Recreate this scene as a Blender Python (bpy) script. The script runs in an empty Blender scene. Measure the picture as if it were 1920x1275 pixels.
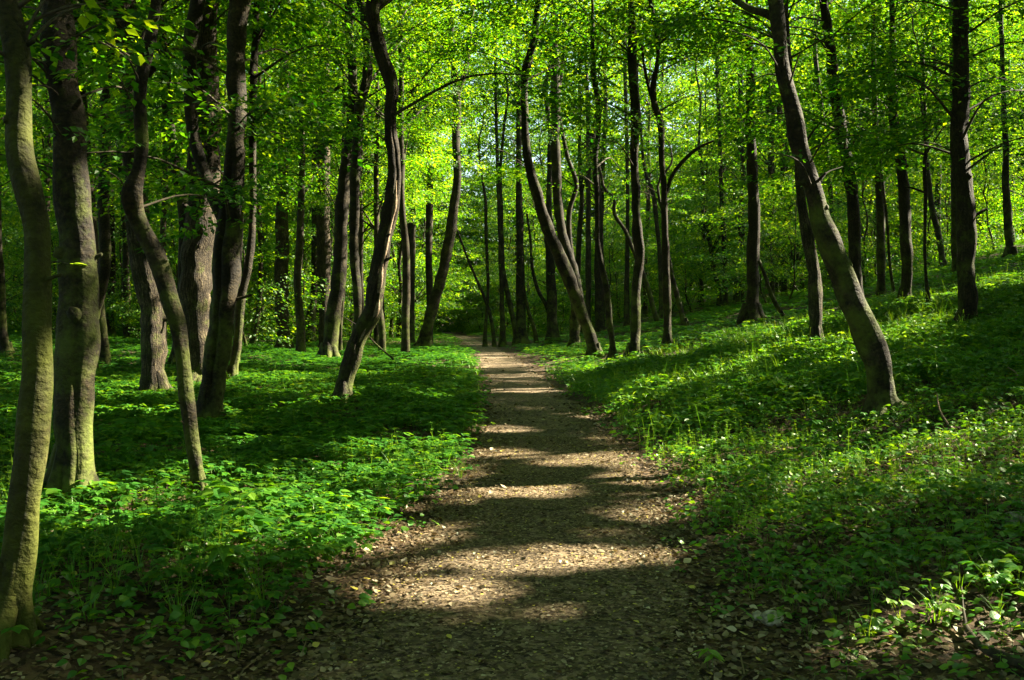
import bpy, math, random
import numpy as np
from math import radians as R
random.seed(7); RNG = np.random.default_rng(11)
SC = bpy.context.scene; COL = SC.collection
F = 1900.0; HZ = 595.0; EYE = 1.55
SUN_AZ = R(70); SUN_EL = R(36)          # azimuth measured from the view direction (+Y) towards +X
S = np.array([math.sin(SUN_AZ)*math.cos(SUN_EL), math.cos(SUN_AZ)*math.cos(SUN_EL), math.sin(SUN_EL)])

# ------------------------------------------------------------------ terrain
PY = [-20, 2.0, 4.3, 5.8, 7.3, 9.7, 14.4, 23.6, 34.6, 53.5, 84, 147, 400]
PX = [-.3, -.2, -.02, .12, .23, .43, .45, .19, -.36, -1.55, -4.4, -12, -60]
PW = [.88, .88, .86, .82, .82, .80, .82, .74, .72, .62, .6, .6, .6]
def pathx(Y): return np.interp(Y, PY, PX)
def pathw(Y): return np.interp(Y, PY, PW)
def height(x, Y):
    x = np.asarray(x, float); Y = np.asarray(Y, float)
    t = x - 2.1
    hr = .225*.5*(t + np.sqrt(t*t + .5)) - .225*.5*.055
    hr = 12*np.tanh(hr/12)
    hl = .05*np.maximum(0, -x - 7)
    hl = 3*np.tanh(hl/3)
    d = np.abs(x - pathx(Y)) - pathw(Y)
    m = np.clip(d/1.2, 0, 1); m = m*m*(3-2*m)
    b = .05*np.sin(x*1.3+.7*Y) + .04*np.sin(x*2.9-1.1*Y+1) + .05*np.sin(.45*x+.33*Y+2) + .03*np.sin(3.7*Y+.6*x)
    return hr*np.clip(d/.8, 0, 1) + hl + m*(b + .07)
def hz(x, Y): return float(height(x, Y))
def ground_at(px, py):
    """distance along the view at which a photo pixel meets the ground"""
    Ys = np.exp(np.linspace(math.log(3.5), math.log(160), 4000))
    xs = (px-960)/F*Ys
    yy = HZ + (EYE - height(xs, Ys))*F/Ys
    k = np.nonzero(yy <= py)[0]
    return float(Ys[k[0]]) if len(k) else 140.0

# ------------------------------------------------------------------ materials
def new_mat(name):
    m = bpy.data.materials.new(name); m.use_nodes = True
    nt = m.node_tree; nt.nodes.clear()
    return m, nt, nt.nodes, nt.links
def ramp(N, stops):
    r = N.new('ShaderNodeValToRGB'); e = r.color_ramp.elements
    while len(e) < len(stops): e.new(.5)
    for k, (p, c) in enumerate(stops): e[k].position = p; e[k].color = (*c, 1)
    return r
def leaf_mat(name, dif, tra, gloss=.06, rough=.45, mixf=.5):
    m, nt, N, L = new_mat(name)
    a = N.new('ShaderNodeAttribute'); a.attribute_name = 'tint'
    rd = ramp(N, dif); rt = ramp(N, tra)
    L.new(a.outputs['Fac'], rd.inputs[0]); L.new(a.outputs['Fac'], rt.inputs[0])
    d = N.new('ShaderNodeBsdfDiffuse'); t = N.new('ShaderNodeBsdfTranslucent')
    L.new(rd.outputs[0], d.inputs[0]); L.new(rt.outputs[0], t.inputs[0])
    mx = N.new('ShaderNodeMixShader'); mx.inputs[0].default_value = mixf
    L.new(d.outputs[0], mx.inputs[1]); L.new(t.outputs[0], mx.inputs[2])
    g = N.new('ShaderNodeBsdfGlossy'); g.inputs['Roughness'].default_value = rough
    g.inputs[0].default_value = (.8, .9, .7, 1)
    m2 = N.new('ShaderNodeMixShader'); m2.inputs[0].default_value = gloss
    L.new(mx.outputs[0], m2.inputs[1]); L.new(g.outputs[0], m2.inputs[2])
    o = N.new('ShaderNodeOutputMaterial'); L.new(m2.outputs[0], o.inputs[0])
    return m
M_TREE = leaf_mat('tree_leaf', [(0, (.008, .046, .003)), (.5, (.024, .098, .005)), (1, (.10, .20, .008))],
                  [(0, (.018, .12, .003)), (.45, (.12, .34, .006)), (1, (.50, .64, .012))], .035, .5, .55)
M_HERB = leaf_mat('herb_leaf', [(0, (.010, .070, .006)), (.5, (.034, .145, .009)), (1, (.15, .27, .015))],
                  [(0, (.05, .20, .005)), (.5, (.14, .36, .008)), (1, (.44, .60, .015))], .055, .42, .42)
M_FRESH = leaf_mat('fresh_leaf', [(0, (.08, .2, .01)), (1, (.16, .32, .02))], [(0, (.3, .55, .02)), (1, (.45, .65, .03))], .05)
M_STEM = leaf_mat('herb_stem', [(0, (.08, .16, .02)), (1, (.14, .22, .04))], [(0, (.08, .16, .02)), (1, (.1, .2, .03))], .04)
M_LITTER = leaf_mat('dead_leaf', [(0, (.03, .018, .009)), (.3, (.085, .052, .026)), (.6, (.17, .115, .066)), (.85, (.32, .25, .155)), (.95, (.46, .40, .28)), (1, (.48, .40, .07))],
                    [(0, (.03, .02, .01)), (1, (.3, .2, .06))], .05, .5, .2)

def bark_mat(name, c_dark, c_mid, c_light, fiss=0.0, moss=.3, bump=.02, hs=1.0, mosscol=(.075, .095, .012)):
    m, nt, N, L = new_mat(name)
    uv = N.new('ShaderNodeUVMap'); uv.uv_map = 'UVMap'
    tc = N.new('ShaderNodeTexCoord')
    mp = N.new('ShaderNodeMapping'); mp.inputs['Scale'].default_value = (26, 4.2, 1) if fiss else (7, 20*hs, 1)
    L.new(uv.outputs[0], mp.inputs[0])
    n1 = N.new('ShaderNodeTexNoise'); n1.inputs['Scale'].default_value = 1.0; n1.inputs['Detail'].default_value = 6
    n1.inputs['Roughness'].default_value = .62
    L.new(mp.outputs[0], n1.inputs['Vector'])
    n2 = N.new('ShaderNodeTexNoise'); n2.inputs['Scale'].default_value = 3.1; n2.inputs['Detail'].default_value = 7
    L.new(tc.outputs['Object'], n2.inputs['Vector'])
    n3 = N.new('ShaderNodeTexNoise'); n3.inputs['Scale'].default_value = 34; n3.inputs['Detail'].default_value = 5
    L.new(tc.outputs['Object'], n3.inputs['Vector'])
    add = N.new('ShaderNodeMix'); add.data_type = 'FLOAT'; add.inputs[0].default_value = .6 if fiss else .35
    L.new(n2.outputs['Fac'], add.inputs[2]); L.new(n1.outputs['Fac'], add.inputs[3])
    r = ramp(N, [(.33, c_dark), (.5, c_mid), (.68, c_light)])
    L.new(add.outputs[0], r.inputs[0])
    # fine speckle
    sp = ramp(N, [(.38, (.4, .4, .4)), (.52, (1, 1, 1)), (.62, (1.2, 1.2, 1.15)), (.68, (2.2, 2.2, 1.9))])
    L.new(n3.outputs['Fac'], sp.inputs[0])
    mu = N.new('ShaderNodeMix'); mu.data_type = 'RGBA'; mu.blend_type = 'MULTIPLY'; mu.inputs[0].default_value = .8
    L.new(r.outputs[0], mu.inputs[6]); L.new(sp.outputs[0], mu.inputs[7])
    # moss and algae: patches, heavier low on the stem and on the up side
    n4 = N.new('ShaderNodeTexNoise'); n4.inputs['Scale'].default_value = 2.0; n4.inputs['Detail'].default_value = 8
    n4.inputs['Roughness'].default_value = .7
    L.new(tc.outputs['Object'], n4.inputs['Vector'])
    sx = N.new('ShaderNodeSeparateXYZ'); L.new(tc.outputs['Object'], sx.inputs[0])
    mr = N.new('ShaderNodeMapRange'); mr.inputs[1].default_value = 0; mr.inputs[2].default_value = 3
    mr.inputs[3].default_value = .16; mr.inputs[4].default_value = 0
    L.new(sx.outputs[2], mr.inputs[0])
    ad = N.new('ShaderNodeMath'); ad.operation = 'ADD'; L.new(n4.outputs['Fac'], ad.inputs[0]); L.new(mr.outputs[0], ad.inputs[1])
    ms = N.new('ShaderNodeMapRange'); ms.inputs[1].default_value = .62-.25*moss; ms.inputs[2].default_value = .80-.25*moss
    L.new(ad.outputs[0], ms.inputs[0])
    mx = N.new('ShaderNodeMix'); mx.data_type = 'RGBA'
    L.new(ms.outputs[0], mx.inputs[0]); L.new(mu.outputs[2], mx.inputs[6]); mx.inputs[7].default_value = (*mosscol, 1)
    b = N.new('ShaderNodeBsdfPrincipled'); b.inputs['Roughness'].default_value = .85; b.inputs['Specular IOR Level'].default_value = .25
    L.new(mx.outputs[2], b.inputs['Base Color'])
    hsum = N.new('ShaderNodeMath'); hsum.operation = 'MULTIPLY_ADD'; hsum.inputs[1].default_value = .25
    L.new(n3.outputs['Fac'], hsum.inputs[0]); L.new(add.outputs[0], hsum.inputs[2])
    bp = N.new('ShaderNodeBump'); bp.inputs['Strength'].default_value = 1.0; bp.inputs['Distance'].default_value = bump
    L.new(hsum.outputs[0], bp.inputs['Height']); L.new(bp.outputs[0], b.inputs['Normal'])
    o = N.new('ShaderNodeOutputMaterial'); L.new(b.outputs[0], o.inputs[0])
    return m
M_BEECH = bark_mat('hornbeam_bark', (.007, .0048, .002), (.018, .013, .0058), (.055, .041, .020), 0, .30, .05)
M_BEECH2 = bark_mat('mossy_bark', (.007, .0055, .002), (.018, .0135, .005), (.065, .056, .018), 0, .50, .05, mosscol=(.060, .068, .006))
M_OAK = bark_mat('oak_bark', (.008, .0055, .003), (.034, .025, .014), (.15, .115, .068), 1, .1, .09)
M_DARK = bark_mat('dark_bark', (.008, .006, .003), (.024, .017, .009), (.06, .045, .024), 1, .15, .06)
M_FAR = bark_mat('slender_bark', (.010, .007, .003), (.026, .019, .009), (.075, .058, .032), 0, .3, .02)
M_WOOD = bark_mat('bare_wood', (.10, .07, .045), (.24, .17, .11), (.42, .32, .21), 1, -.6, .02)
M_TWIG = bark_mat('twig_bark', (.02, .016, .01), (.05, .04, .022), (.09, .075, .045), 0, -.3, .004)

def soil_mat(name, path):
    m, nt, N, L = new_mat(name)
    tc = N.new('ShaderNodeTexCoord')
    def noise(sc, det=6, ro=.6):
        n = N.new('ShaderNodeTexNoise'); n.inputs['Scale'].default_value = sc; n.inputs['Detail'].default_value = det
        n.inputs['Roughness'].default_value = ro; L.new(tc.outputs['Object'], n.inputs['Vector']); return n
    nb, nm, nf = noise(.9), noise(9, 8, .7), noise(75, 6, .7)
    v = N.new('ShaderNodeTexVoronoi'); v.inputs['Scale'].default_value = 34 if path else 20; v.inputs['Randomness'].default_value = 1
    nw = noise(14, 4)
    wm = N.new('ShaderNodeMix'); wm.data_type = 'RGBA'; wm.blend_type = 'LINEAR_LIGHT'; wm.inputs[0].default_value = .05
    L.new(tc.outputs['Object'], wm.inputs[6]); L.new(nw.outputs['Color'], wm.inputs[7]); L.new(wm.outputs[2], v.inputs['Vector'])
    if path: r = ramp(N, [(.25, (.030, .021, .012)), (.42, (.088, .063, .037)), (.56, (.165, .122, .074)), (.76, (.34, .26, .165))])
    else: r = ramp(N, [(.3, (.02, .013, .007)), (.5, (.06, .038, .02)), (.75, (.15, .10, .05))])
    mx = N.new('ShaderNodeMix'); mx.data_type = 'FLOAT'; mx.inputs[0].default_value = .5
    L.new(nm.outputs['Fac'], mx.inputs[2]); L.new(nf.outputs['Fac'], mx.inputs[3])
    sc = N.new('ShaderNodeSeparateColor'); L.new(v.outputs['Color'], sc.inputs[0])
    mx2 = N.new('ShaderNodeMix'); mx2.data_type = 'FLOAT'; mx2.inputs[0].default_value = .42
    L.new(mx.outputs[0], mx2.inputs[2]); L.new(sc.outputs[0], mx2.inputs[3]); L.new(mx2.outputs[0], r.inputs[0])
    mr = ramp(N, [(.35, (.6, .6, .6)), (.65, (1.15, 1.1, 1.05))]); L.new(nb.outputs['Fac'], mr.inputs[0])
    mu = N.new('ShaderNodeMix'); mu.data_type = 'RGBA'; mu.blend_type = 'MULTIPLY'; mu.inputs[0].default_value = 1
    L.new(r.outputs[0], mu.inputs[6]); L.new(mr.outputs[0], mu.inputs[7])
    b = N.new('ShaderNodeBsdfPrincipled'); b.inputs['Roughness'].default_value = .9; b.inputs['Specular IOR Level'].default_value = .2
    L.new(mu.outputs[2], b.inputs['Base Color'])
    bp = N.new('ShaderNodeBump'); bp.inputs['Distance'].default_value = .03; bp.inputs['Strength'].default_value = 1
    L.new(mx2.outputs[0], bp.inputs['Height']); L.new(bp.outputs[0], b.inputs['Normal'])
    o = N.new('ShaderNodeOutputMaterial'); L.new(b.outputs[0], o.inputs[0])
    return m
M_SOIL = soil_mat('forest_soil', False); M_PATH = soil_mat('path_dirt', True)
def stone_mat():
    m, nt, N, L = new_mat('stone')
    tc = N.new('ShaderNodeTexCoord'); n = N.new('ShaderNodeTexNoise'); n.inputs['Scale'].default_value = 18; n.inputs['Detail'].default_value = 8
    L.new(tc.outputs['Object'], n.inputs['Vector'])
    r = ramp(N, [(.35, (.09, .075, .045)), (.55, (.42, .38, .27)), (.75, (.6, .55, .42))]); L.new(n.outputs['Fac'], r.inputs[0])
    b = N.new('ShaderNodeBsdfPrincipled'); b.inputs['Roughness'].default_value = .8; L.new(r.outputs[0], b.inputs['Base Color'])
    bp = N.new('ShaderNodeBump'); bp.inputs['Distance'].default_value = .01; L.new(n.outputs['Fac'], bp.inputs['Height']); L.new(bp.outputs[0], b.inputs['Normal'])
    o = N.new('ShaderNodeOutputMaterial'); L.new(b.outputs[0], o.inputs[0]); return m
M_STONE = stone_mat()

# ------------------------------------------------------------------ mesh helpers
def quad_mesh(name, V, Q, tint=None, mat=None, uv=None, smooth=False):
    V = np.ascontiguousarray(V, np.float32).reshape(-1, 3); Q = np.ascontiguousarray(Q, np.int32).reshape(-1, 4)
    me = bpy.data.meshes.new(name)
    me.vertices.add(len(V)); me.vertices.foreach_set('co', V.ravel())
    me.loops.add(Q.size); me.loops.foreach_set('vertex_index', Q.ravel())
    me.polygons.add(len(Q)); me.polygons.foreach_set('loop_start', np.arange(0, Q.size, 4, dtype=np.int32))
    if smooth: me.polygons.foreach_set('use_smooth', np.ones(len(Q), bool))
    else: me.polygons.foreach_set('use_smooth', np.zeros(len(Q), bool))
    if tint is not None:
        a = me.attributes.new('tint', 'FLOAT', 'FACE'); a.data.foreach_set('value', np.ascontiguousarray(tint, np.float32))
    if uv is not None:
        u = me.uv_layers.new(name='UVMap'); u.data.foreach_set('uv', np.ascontiguousarray(uv, np.float32).ravel())
    me.update(calc_edges=True)
    if mat: me.materials.append(mat)
    return me
def link(name, me, parent=None, loc=(0, 0, 0), **tags):
    o = bpy.data.objects.new(name, me); COL.objects.link(o); o.location = loc
    if parent: o.parent = parent
    for k, v in tags.items(): o[k] = v
    return o
def copy_obj(o, parent):
    c = o.copy(); COL.objects.link(c); c.parent = parent; return c

class Batch:                       # collects quads of many small pieces of ONE object
    def __init__(s): s.V = []; s.Q = []; s.T = []; s.n = 0
    def add(s, V, Q, T):
        V = V.reshape(-1, 3); s.V.append(V); s.Q.append(Q.reshape(-1, 4)+s.n); s.T.append(T.ravel()); s.n += len(V)
    def scatter(s, tpl, pos, yaw, scale, tilt=None, tint=None, rng=RNG, zs=1.):
        """tpl = (V, Q, T) repeated at pos"""
        V, Q, T = tpl; n = len(pos)
        if n == 0: return
        c, sn = np.cos(yaw)[:, None], np.sin(yaw)[:, None]
        sc = scale[:, None]
        x = (V[None, :, 0]*c - V[None, :, 1]*sn)*sc; y = (V[None, :, 0]*sn + V[None, :, 1]*c)*sc
        z = V[None, :, 2]*sc*zs + np.zeros_like(x)
        if tilt is not None:
            x = x + z*tilt[:, :1]; y = y + z*tilt[:, 1:2]
        P = np.stack([x, y, z], -1) + pos[:, None, :]
        QQ = Q[None] + (np.arange(n)*len(V))[:, None, None]
        TT = T[None] + (tint[:, None] if tint is not None else 0)
        s.add(P, QQ, np.clip(TT + np.zeros((n, len(T))), 0, 1))
    def mesh(s, name, mat, smooth=False):
        return quad_mesh(name, np.concatenate(s.V), np.concatenate(s.Q), np.concatenate(s.T), mat, smooth=smooth)
    def arrays(s): return np.concatenate(s.V), np.concatenate(s.Q), np.concatenate(s.T)

def norm(a): return a/np.maximum(np.linalg.norm(a, axis=-1, keepdims=True), 1e-9)
def leaf_quads(P, T, Nn, size, wid=.33):
    """one folded rhombus per leaf"""
    T = norm(T); B = norm(np.cross(Nn, T)); Nn = np.cross(T, B); s_ = size[:, None]
    v = np.stack([P, P + T*s_*.45 + B*s_*wid + Nn*s_*.07, P + T*s_ - Nn*s_*.05, P + T*s_*.45 - B*s_*wid + Nn*s_*.07], 1)
    return v.reshape(-1, 3), np.arange(len(P)*4).reshape(-1, 4)
def fine_leaf(L=1., W=.36, droop=.25, fold=.12, lobes=False):
    """pointed ovate blade along +X with a folded midrib: 3 x 6 grid"""
    t = np.array([0, .14, .34, .58, .8, 1.]); w = W*np.array([.04, .62, 1., .84, .46, 0.02])
    rows = []
    for k in range(6):
        z = -droop*t[k]**2
        rows += [(t[k]*L, w[k], z+fold*w[k]), (t[k]*L, 0, z), (t[k]*L, -w[k], z+fold*w[k])]
    V = np.array(rows); Q = []
    for k in range(5):
        a = k*3
        Q += [(a, a+3, a+4, a+1), (a+1, a+4, a+5, a+2)]
    return V, np.array(Q)
def rot(V, yaw, pitch=0., roll=0.):
    c, s_ = math.cos(roll), math.sin(roll); V = V @ np.array([[1, 0, 0], [0, c, s_], [0, -s_, c]])
    c, s_ = math.cos(pitch), math.sin(pitch); V = V @ np.array([[c, 0, s_], [0, 1, 0], [-s_, 0, c]])
    c, s_ = math.cos(yaw), math.sin(yaw); return V @ np.array([[c, s_, 0], [-s_, c, 0], [0, 0, 1]])
def strand(pts, w):
    """thin crossed ribbon stem"""
    pts = np.array(pts, float); V = []; Q = []
    for d in ((w, 0, 0), (0, w, 0)):
        b = len(V)
        for p in pts: V += [p-np.array(d), p+np.array(d)]
        for k in range(len(pts)-1): Q.append((b+2*k, b+2*k+1, b+2*k+3, b+2*k+2))
    return np.array(V), np.array(Q)
def join(parts):
    V = []; Q = []; T = []; n = 0
    for v, q, t in parts:
        V.append(v); Q.append(q+n); T.append(np.full(len(q), t) if np.isscalar(t) else t); n += len(v)
    return np.concatenate(V), np.concatenate(Q), np.concatenate(T)
def simple_leaf(L, W, droop=.15):
    return np.array([(0, 0, 0), (.42*L, W, .03*L), (L, 0, -droop*L), (.42*L, -W, .03*L)]), np.array([(0, 1, 2, 3)])

# ------------------------------------------------------------------ tubes (trunks, limbs)
def spline(P, sub):
    P = np.array(P, float); n = len(P)
    if n < 3 or sub < 2: return P
    d = np.maximum(np.linalg.norm(np.diff(P[:, :3], axis=0), axis=1), 1e-4); v = np.diff(P, axis=0)/d[:, None]
    m = np.empty_like(P); m[0] = v[0]; m[-1] = v[-1]
    m[1:-1] = (v[1:]*d[:-1, None]+v[:-1]*d[1:, None])/(d[:-1]+d[1:])[:, None]
    out = []
    for i in range(n-1):
        for t in np.arange(sub)/sub:
            out.append((2*t**3-3*t*t+1)*P[i]+(t**3-2*t*t+t)*d[i]*m[i]+(3*t*t-2*t**3)*P[i+1]+(t**3-t*t)*d[i]*m[i+1])
    out.append(P[-1]); return np.array(out)
def tube(P, r, sides=12, rough=.05, seed=0, grooves=(), ridge=0., foot=0.):
    """P ring centres, r radii.  uv: u metres round, v metres along"""
    P = np.array(P, float); r = np.array(r, float); n = len(P)
    D = norm(np.gradient(P, axis=0))
    ref = np.array([0, 1., 0]); X = norm(np.cross(np.cross(D, np.broadcast_to(ref, D.shape)), D)*-1)
    X = norm(ref - (D@ref)[:, None]*D)       # towards +Y (away from the camera): the seam side
    Yv = np.cross(D, X)
    a = np.linspace(0, 2*math.pi, sides+1)
    s = np.concatenate([[0], np.cumsum(np.linalg.norm(np.diff(P, axis=0), axis=1))])
    rg = np.random.default_rng(seed); ph = rg.uniform(0, 6.28, 12); A = a[None, :]; Z = s[:, None]
    rad = 1 + rough*(np.sin(A*2+Z*1.1+ph[0])*.9 + np.sin(A*3-Z*1.9+ph[1])*.55 + np.sin(A+Z*3.1+ph[2])*.6
                     + np.sin(5*A+Z*4.7+ph[3])*.3 + np.sin(Z*7+ph[4]+2*A)*.3)
    if ridge: rad += ridge*(np.abs(np.sin(A*sides/4+2.2*np.sin(Z*1.3+ph[5])+ph[6]))-.5 + .5*np.sin(Z*5.3+A*3+ph[7])*np.sin(A*sides/3+ph[8]))
    if foot: rad += foot*np.exp(-np.maximum(Z-.35, 0)/.22)*(.45+.55*np.sin(A*5+ph[9])*np.sin(A*2+ph[10]))
    for (ga, gw, gd, z0, z1) in grooves:
        m = np.clip((s-z0)/.25, 0, 1)*np.clip((z1-s)/.35, 0, 1)
        gg = ga + .18*np.sin(s*1.7+seed)
        d = (A-gg[:, None]+math.pi) % (2*math.pi)-math.pi
        rad -= gd*m[:, None]*np.exp(-(d/gw)**2)
    rad[:, -1] = rad[:, 0]
    V = P[:, None, :] + (np.cos(A)[..., None]*X[:, None, :] + np.sin(A)[..., None]*Yv[:, None, :])*(rad*r[:, None])[..., None]
    m = sides+1
    i, k = np.meshgrid(np.arange(n-1), np.arange(sides), indexing='ij')
    q = np.stack([i*m+k, (i+1)*m+k, (i+1)*m+k+1, i*m+k+1], -1).reshape(-1, 4)[:, ::-1]
    rm = float(np.max(r)); uvp = np.stack([np.broadcast_to(a*rm, (n, m)), np.broadcast_to(s[:, None], (n, m))], -1).reshape(-1, 2)
    uvp = uvp + rg.uniform(0, 20, 2)
    return V.reshape(-1, 3), q, uvp[q.ravel()]
def tubes_mesh(name, parts, mat):
    V = []; Q = []; U = []; n = 0
    for v, q, u in parts: V.append(v); Q.append(q+n); U.append(u); n += len(v)
    return quad_mesh(name, np.concatenate(V), np.concatenate(Q), None, mat, np.concatenate(U), smooth=True)

# ------------------------------------------------------------------ light gaps in the canopy: where the leaves leave the sun through
GAPS = []    # (point, ax, ay, az radii in x and Y (ground ellipse), strength)
RAYS = []
def gap(px, py, rx, ry, k=1.0):
    Y = ground_at(px, py); x = (px-960)/F*Y
    GAPS.append((x, Y, rx*Y/F, max(ry*Y*Y/(EYE*F), .12), k))
for g in [(880,1066,120,13),(1060,1048,150,16),(820,1116,80,20),(1015,1148,55,8,.6),(950,1172,40,6,.5),(975,924,75,12),(1175,968,35,10),(1110,864,95,14),
          (940,853,55,7),(1150,775,45,8),(1000,768,24,4,.7),(975,733,62,4),(945,706,40,3,.8),(905,671,26,2),(903,652,22,2),
          (770,880,95,36),(815,925,45,22),(600,1000,170,42),(460,955,110,34),(130,990,80,40),(420,1060,55,24,.8),(390,735,190,13,.8),(610,690,70,8),
          (830,690,60,9),(200,745,70,8),(735,1010,50,26),(650,1075,60,18,.7),(80,690,50,10,.7),(330,660,50,5),(500,650,90,5,.8),
          (1700,850,230,36,.95),(1840,820,90,30,1),(1300,800,150,44,.75),(1240,880,70,30,1),(1260,950,50,24,.9),(1490,870,150,40,.8),(1090,690,80,14,1),(1010,660,60,5,.9),
          (1210,740,60,13,1),(1620,668,80,14,1),(1690,622,50,9,1),(1780,572,120,8,1),(1890,540,80,9,1),(1800,1160,55,20,1),(1430,1150,50,16,.7),(1180,1010,40,10,.8),
          (1500,960,110,26,.8),(1340,890,60,20,.9),(1380,850,50,40,.8),(1450,1010,50,16,.7),(1110,780,40,6,.8),(1420,690,120,8,.9),(1330,650,80,6,.9),(1500,620,80,5,1),
          (1700,930,130,20,.75),(1850,900,70,20,.8),(700,700,60,6,.8),(560,740,70,8,.7),(1370,1220,30,10,.6),(1600,1000,80,16,.6),(1290,720,60,8,.8),(1250,1080,50,14,.5),(1560,790,60,10,.7)]:
    gap(*g)
def beam(px, py, Y, r): RAYS.append((np.array([(px-960)/F*Y, Y, EYE+(HZ-py)/F*Y]), r))
GA = np.array(GAPS)
def keep_mask(P, P2, rng):
    return rng.uniform(size=len(P)) >= np.maximum(gap_prob(P), gap_prob(P2))
def gap_prob(P):
    """True for canopy leaves that may stay"""
    k = P[:, 2]/S[2]
    G = P - S*k[:, None]                       # where the shadow lands if the ground were at zero
    for _ in range(3):
        h = height(G[:, 0], G[:, 1]); k = (P[:, 2]-h)/S[2]; G = P - S*k[:, None]
    offp = np.clip((np.abs(G[:, 0]-pathx(G[:, 1]))-pathw(G[:, 1]))*2, 0, 1)
    G = G + S*(.14*offp/S[2])[:, None]            # the plants stand a hand above the soil
    p = np.zeros(len(P)); gx, gy = G[:, 0], G[:, 1]
    off = np.clip((np.abs(gx-pathx(gy))-pathw(gy))*1.5, .4, 1)      # ragged outlines away from the path
    wx = off*(.22*np.sin(gy*5.1+gx*2.3)+.16*np.sin(gy*11-gx*7)); wy = off*(.14*np.sin(gx*6.3-gy*3.1)+.12*np.sin(gx*13+gy*9))
    sp = 1-off*.55*np.clip(np.sin(gx*8.3+2*np.sin(gy*5))+np.sin(gy*9.7+2*np.sin(gx*4.1))-.35, 0, 1)
    for x, Y, ax, ay, w in GA:
        d = ((gx+wx-x)/(ax-.02+.22*off))**2 + ((gy+wy-Y)/(.86*ay+.14*off))**2
        p = np.maximum(p, w*sp*np.clip(1.9-d*.9, 0, 1)*(d < 1.6))
    for c, r in RAYS:
        v = P-c; t = v@S; d = np.linalg.norm(v-t[:, None]*S, axis=1)
        p = np.maximum(p, ((d < r+.13) & (t > 0))*1.0)
    # small scattered gaps everywhere
    q = np.sin(G[:, 0]*1.9+.6*G[:, 1]) + np.sin(G[:, 1]*1.3-G[:, 0]*1.1+2) + np.sin(G[:, 0]*.7+2.3*G[:, 1]+1) + .8*np.sin(3.1*G[:, 0]+1.2*G[:, 1]+4)
    far = np.clip((G[:, 1]-32)/30, 0, .3)
    p = np.maximum(p, np.clip((q-2.5+1.8*far)*1.6, 0, .95))
    return p

# ------------------------------------------------------------------ foliage sprays and crowns
def spray_template(rng, n, L, leaf, jit=.33):
    """flat layered branch: leaves alternate along a main twig and its side twigs"""
    P = []; T = []
    k = 0
    while k < n:
        u = rng.uniform(.08, 1) ; side = rng.choice([-1, 1])
        wid = L*.42*math.sin(math.pi*min(1, u*.9+.12))
        v = rng.uniform(0, 1)**.8*wid
        x = u*L*.9+v*.45; P.append((x, side*v, -.12*u*u*L + rng.normal(0, .035*L) - .10*v)); T.append((.8+rng.normal(0, .3), side*(.6+rng.normal(0, .35)), -.25+rng.normal(0, .22)))
        k += 1
    P = np.array(P); T = np.array(T); Nn = np.array([0, 0, 1.]) + rng.normal(0, jit, P.shape)
    return P, T, Nn, leaf*rng.uniform(.7, 1.25, n), np.clip(rng.normal(.45, .22, n), 0, 1)
SPR = [spray_template(np.random.default_rng(50+i), 46, 1.35, .085) for i in range(7)]
SPF = [spray_template(np.random.default_rng(80+i), 40, 1.35, 0.085, .5) for i in range(7)]
def add_sprays(B, pos, yaw, pitch, scale, rng, cull=None, leafscale=1.0, tint=0., frac=1.0, spr=None):
    """pos: (n,3) spray roots in local space; cull: offset to world or None"""
    idx = rng.integers(0, len(SPR), len(pos))
    for t, (P, T, Nn, sz, tn) in enumerate(spr or SPR):
        ii = np.nonzero(idx == t)[0]
        if not len(ii): continue
        n = len(ii); cy, sy = np.cos(yaw[ii]), np.sin(yaw[ii]); cp, sp = np.cos(pitch[ii]), np.sin(pitch[ii])
        def tr(v):
            x = v[None, :, 0]*cp[:, None] - v[None, :, 2]*sp[:, None]; z = v[None, :, 0]*sp[:, None] + v[None, :, 2]*cp[:, None]
            y = np.broadcast_to(v[None, :, 1], x.shape)
            return np.stack([x*cy[:, None]-y*sy[:, None], x*sy[:, None]+y*cy[:, None], z], -1)
        W = (tr(P)*scale[ii][:, None, None] + pos[ii][:, None, :]).reshape(-1, 3)
        TT = tr(T).reshape(-1, 3); NN = tr(Nn).reshape(-1, 3)
        S_ = (np.broadcast_to(sz, (n, len(sz)))*leafscale).ravel()
        TN = np.clip((np.broadcast_to(tn, (n, len(tn)))+rng.normal(tint, .12, n)[:, None]), 0, 1).ravel()
        m = np.ones(len(W), bool)
        if frac < 1: m &= rng.uniform(size=len(W)) < frac
        if cull is not None: m &= keep_mask(W+np.array(cull), W+np.array(cull)+norm(TT)*S_[:, None], rng)
        if not m.any(): continue
        v, q = leaf_quads(W[m], TT[m], NN[m], S_[m])
        B.add(v, q, TN[m])
def crown_points(rng, n, z0, z1, rad, shape='egg', cx=None):
    u = rng.uniform(0, 1, n); a = rng.uniform(0, 6.283, n)
    if shape == 'cone': prof = (1-u)**.55*.95+.05
    else: prof = np.sin(np.pi*np.clip(u*.86+.12, 0, 1))**.6
    z = z0+(z1-z0)*u; z = z + .35*np.sin(z*2.6+a*2)*.5
    rr = rad*prof*np.sqrt(rng.uniform(.02, 1, n))
    x, y = rr*np.cos(a), rr*np.sin(a)
    if cx is not None:
        c = cx(z); x = x+c[:, 0]; y = y+c[:, 1]
    return np.stack([x, y, z], 1), a+rng.normal(0, .5, n), rng.normal(-.05, .22, n)
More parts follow.
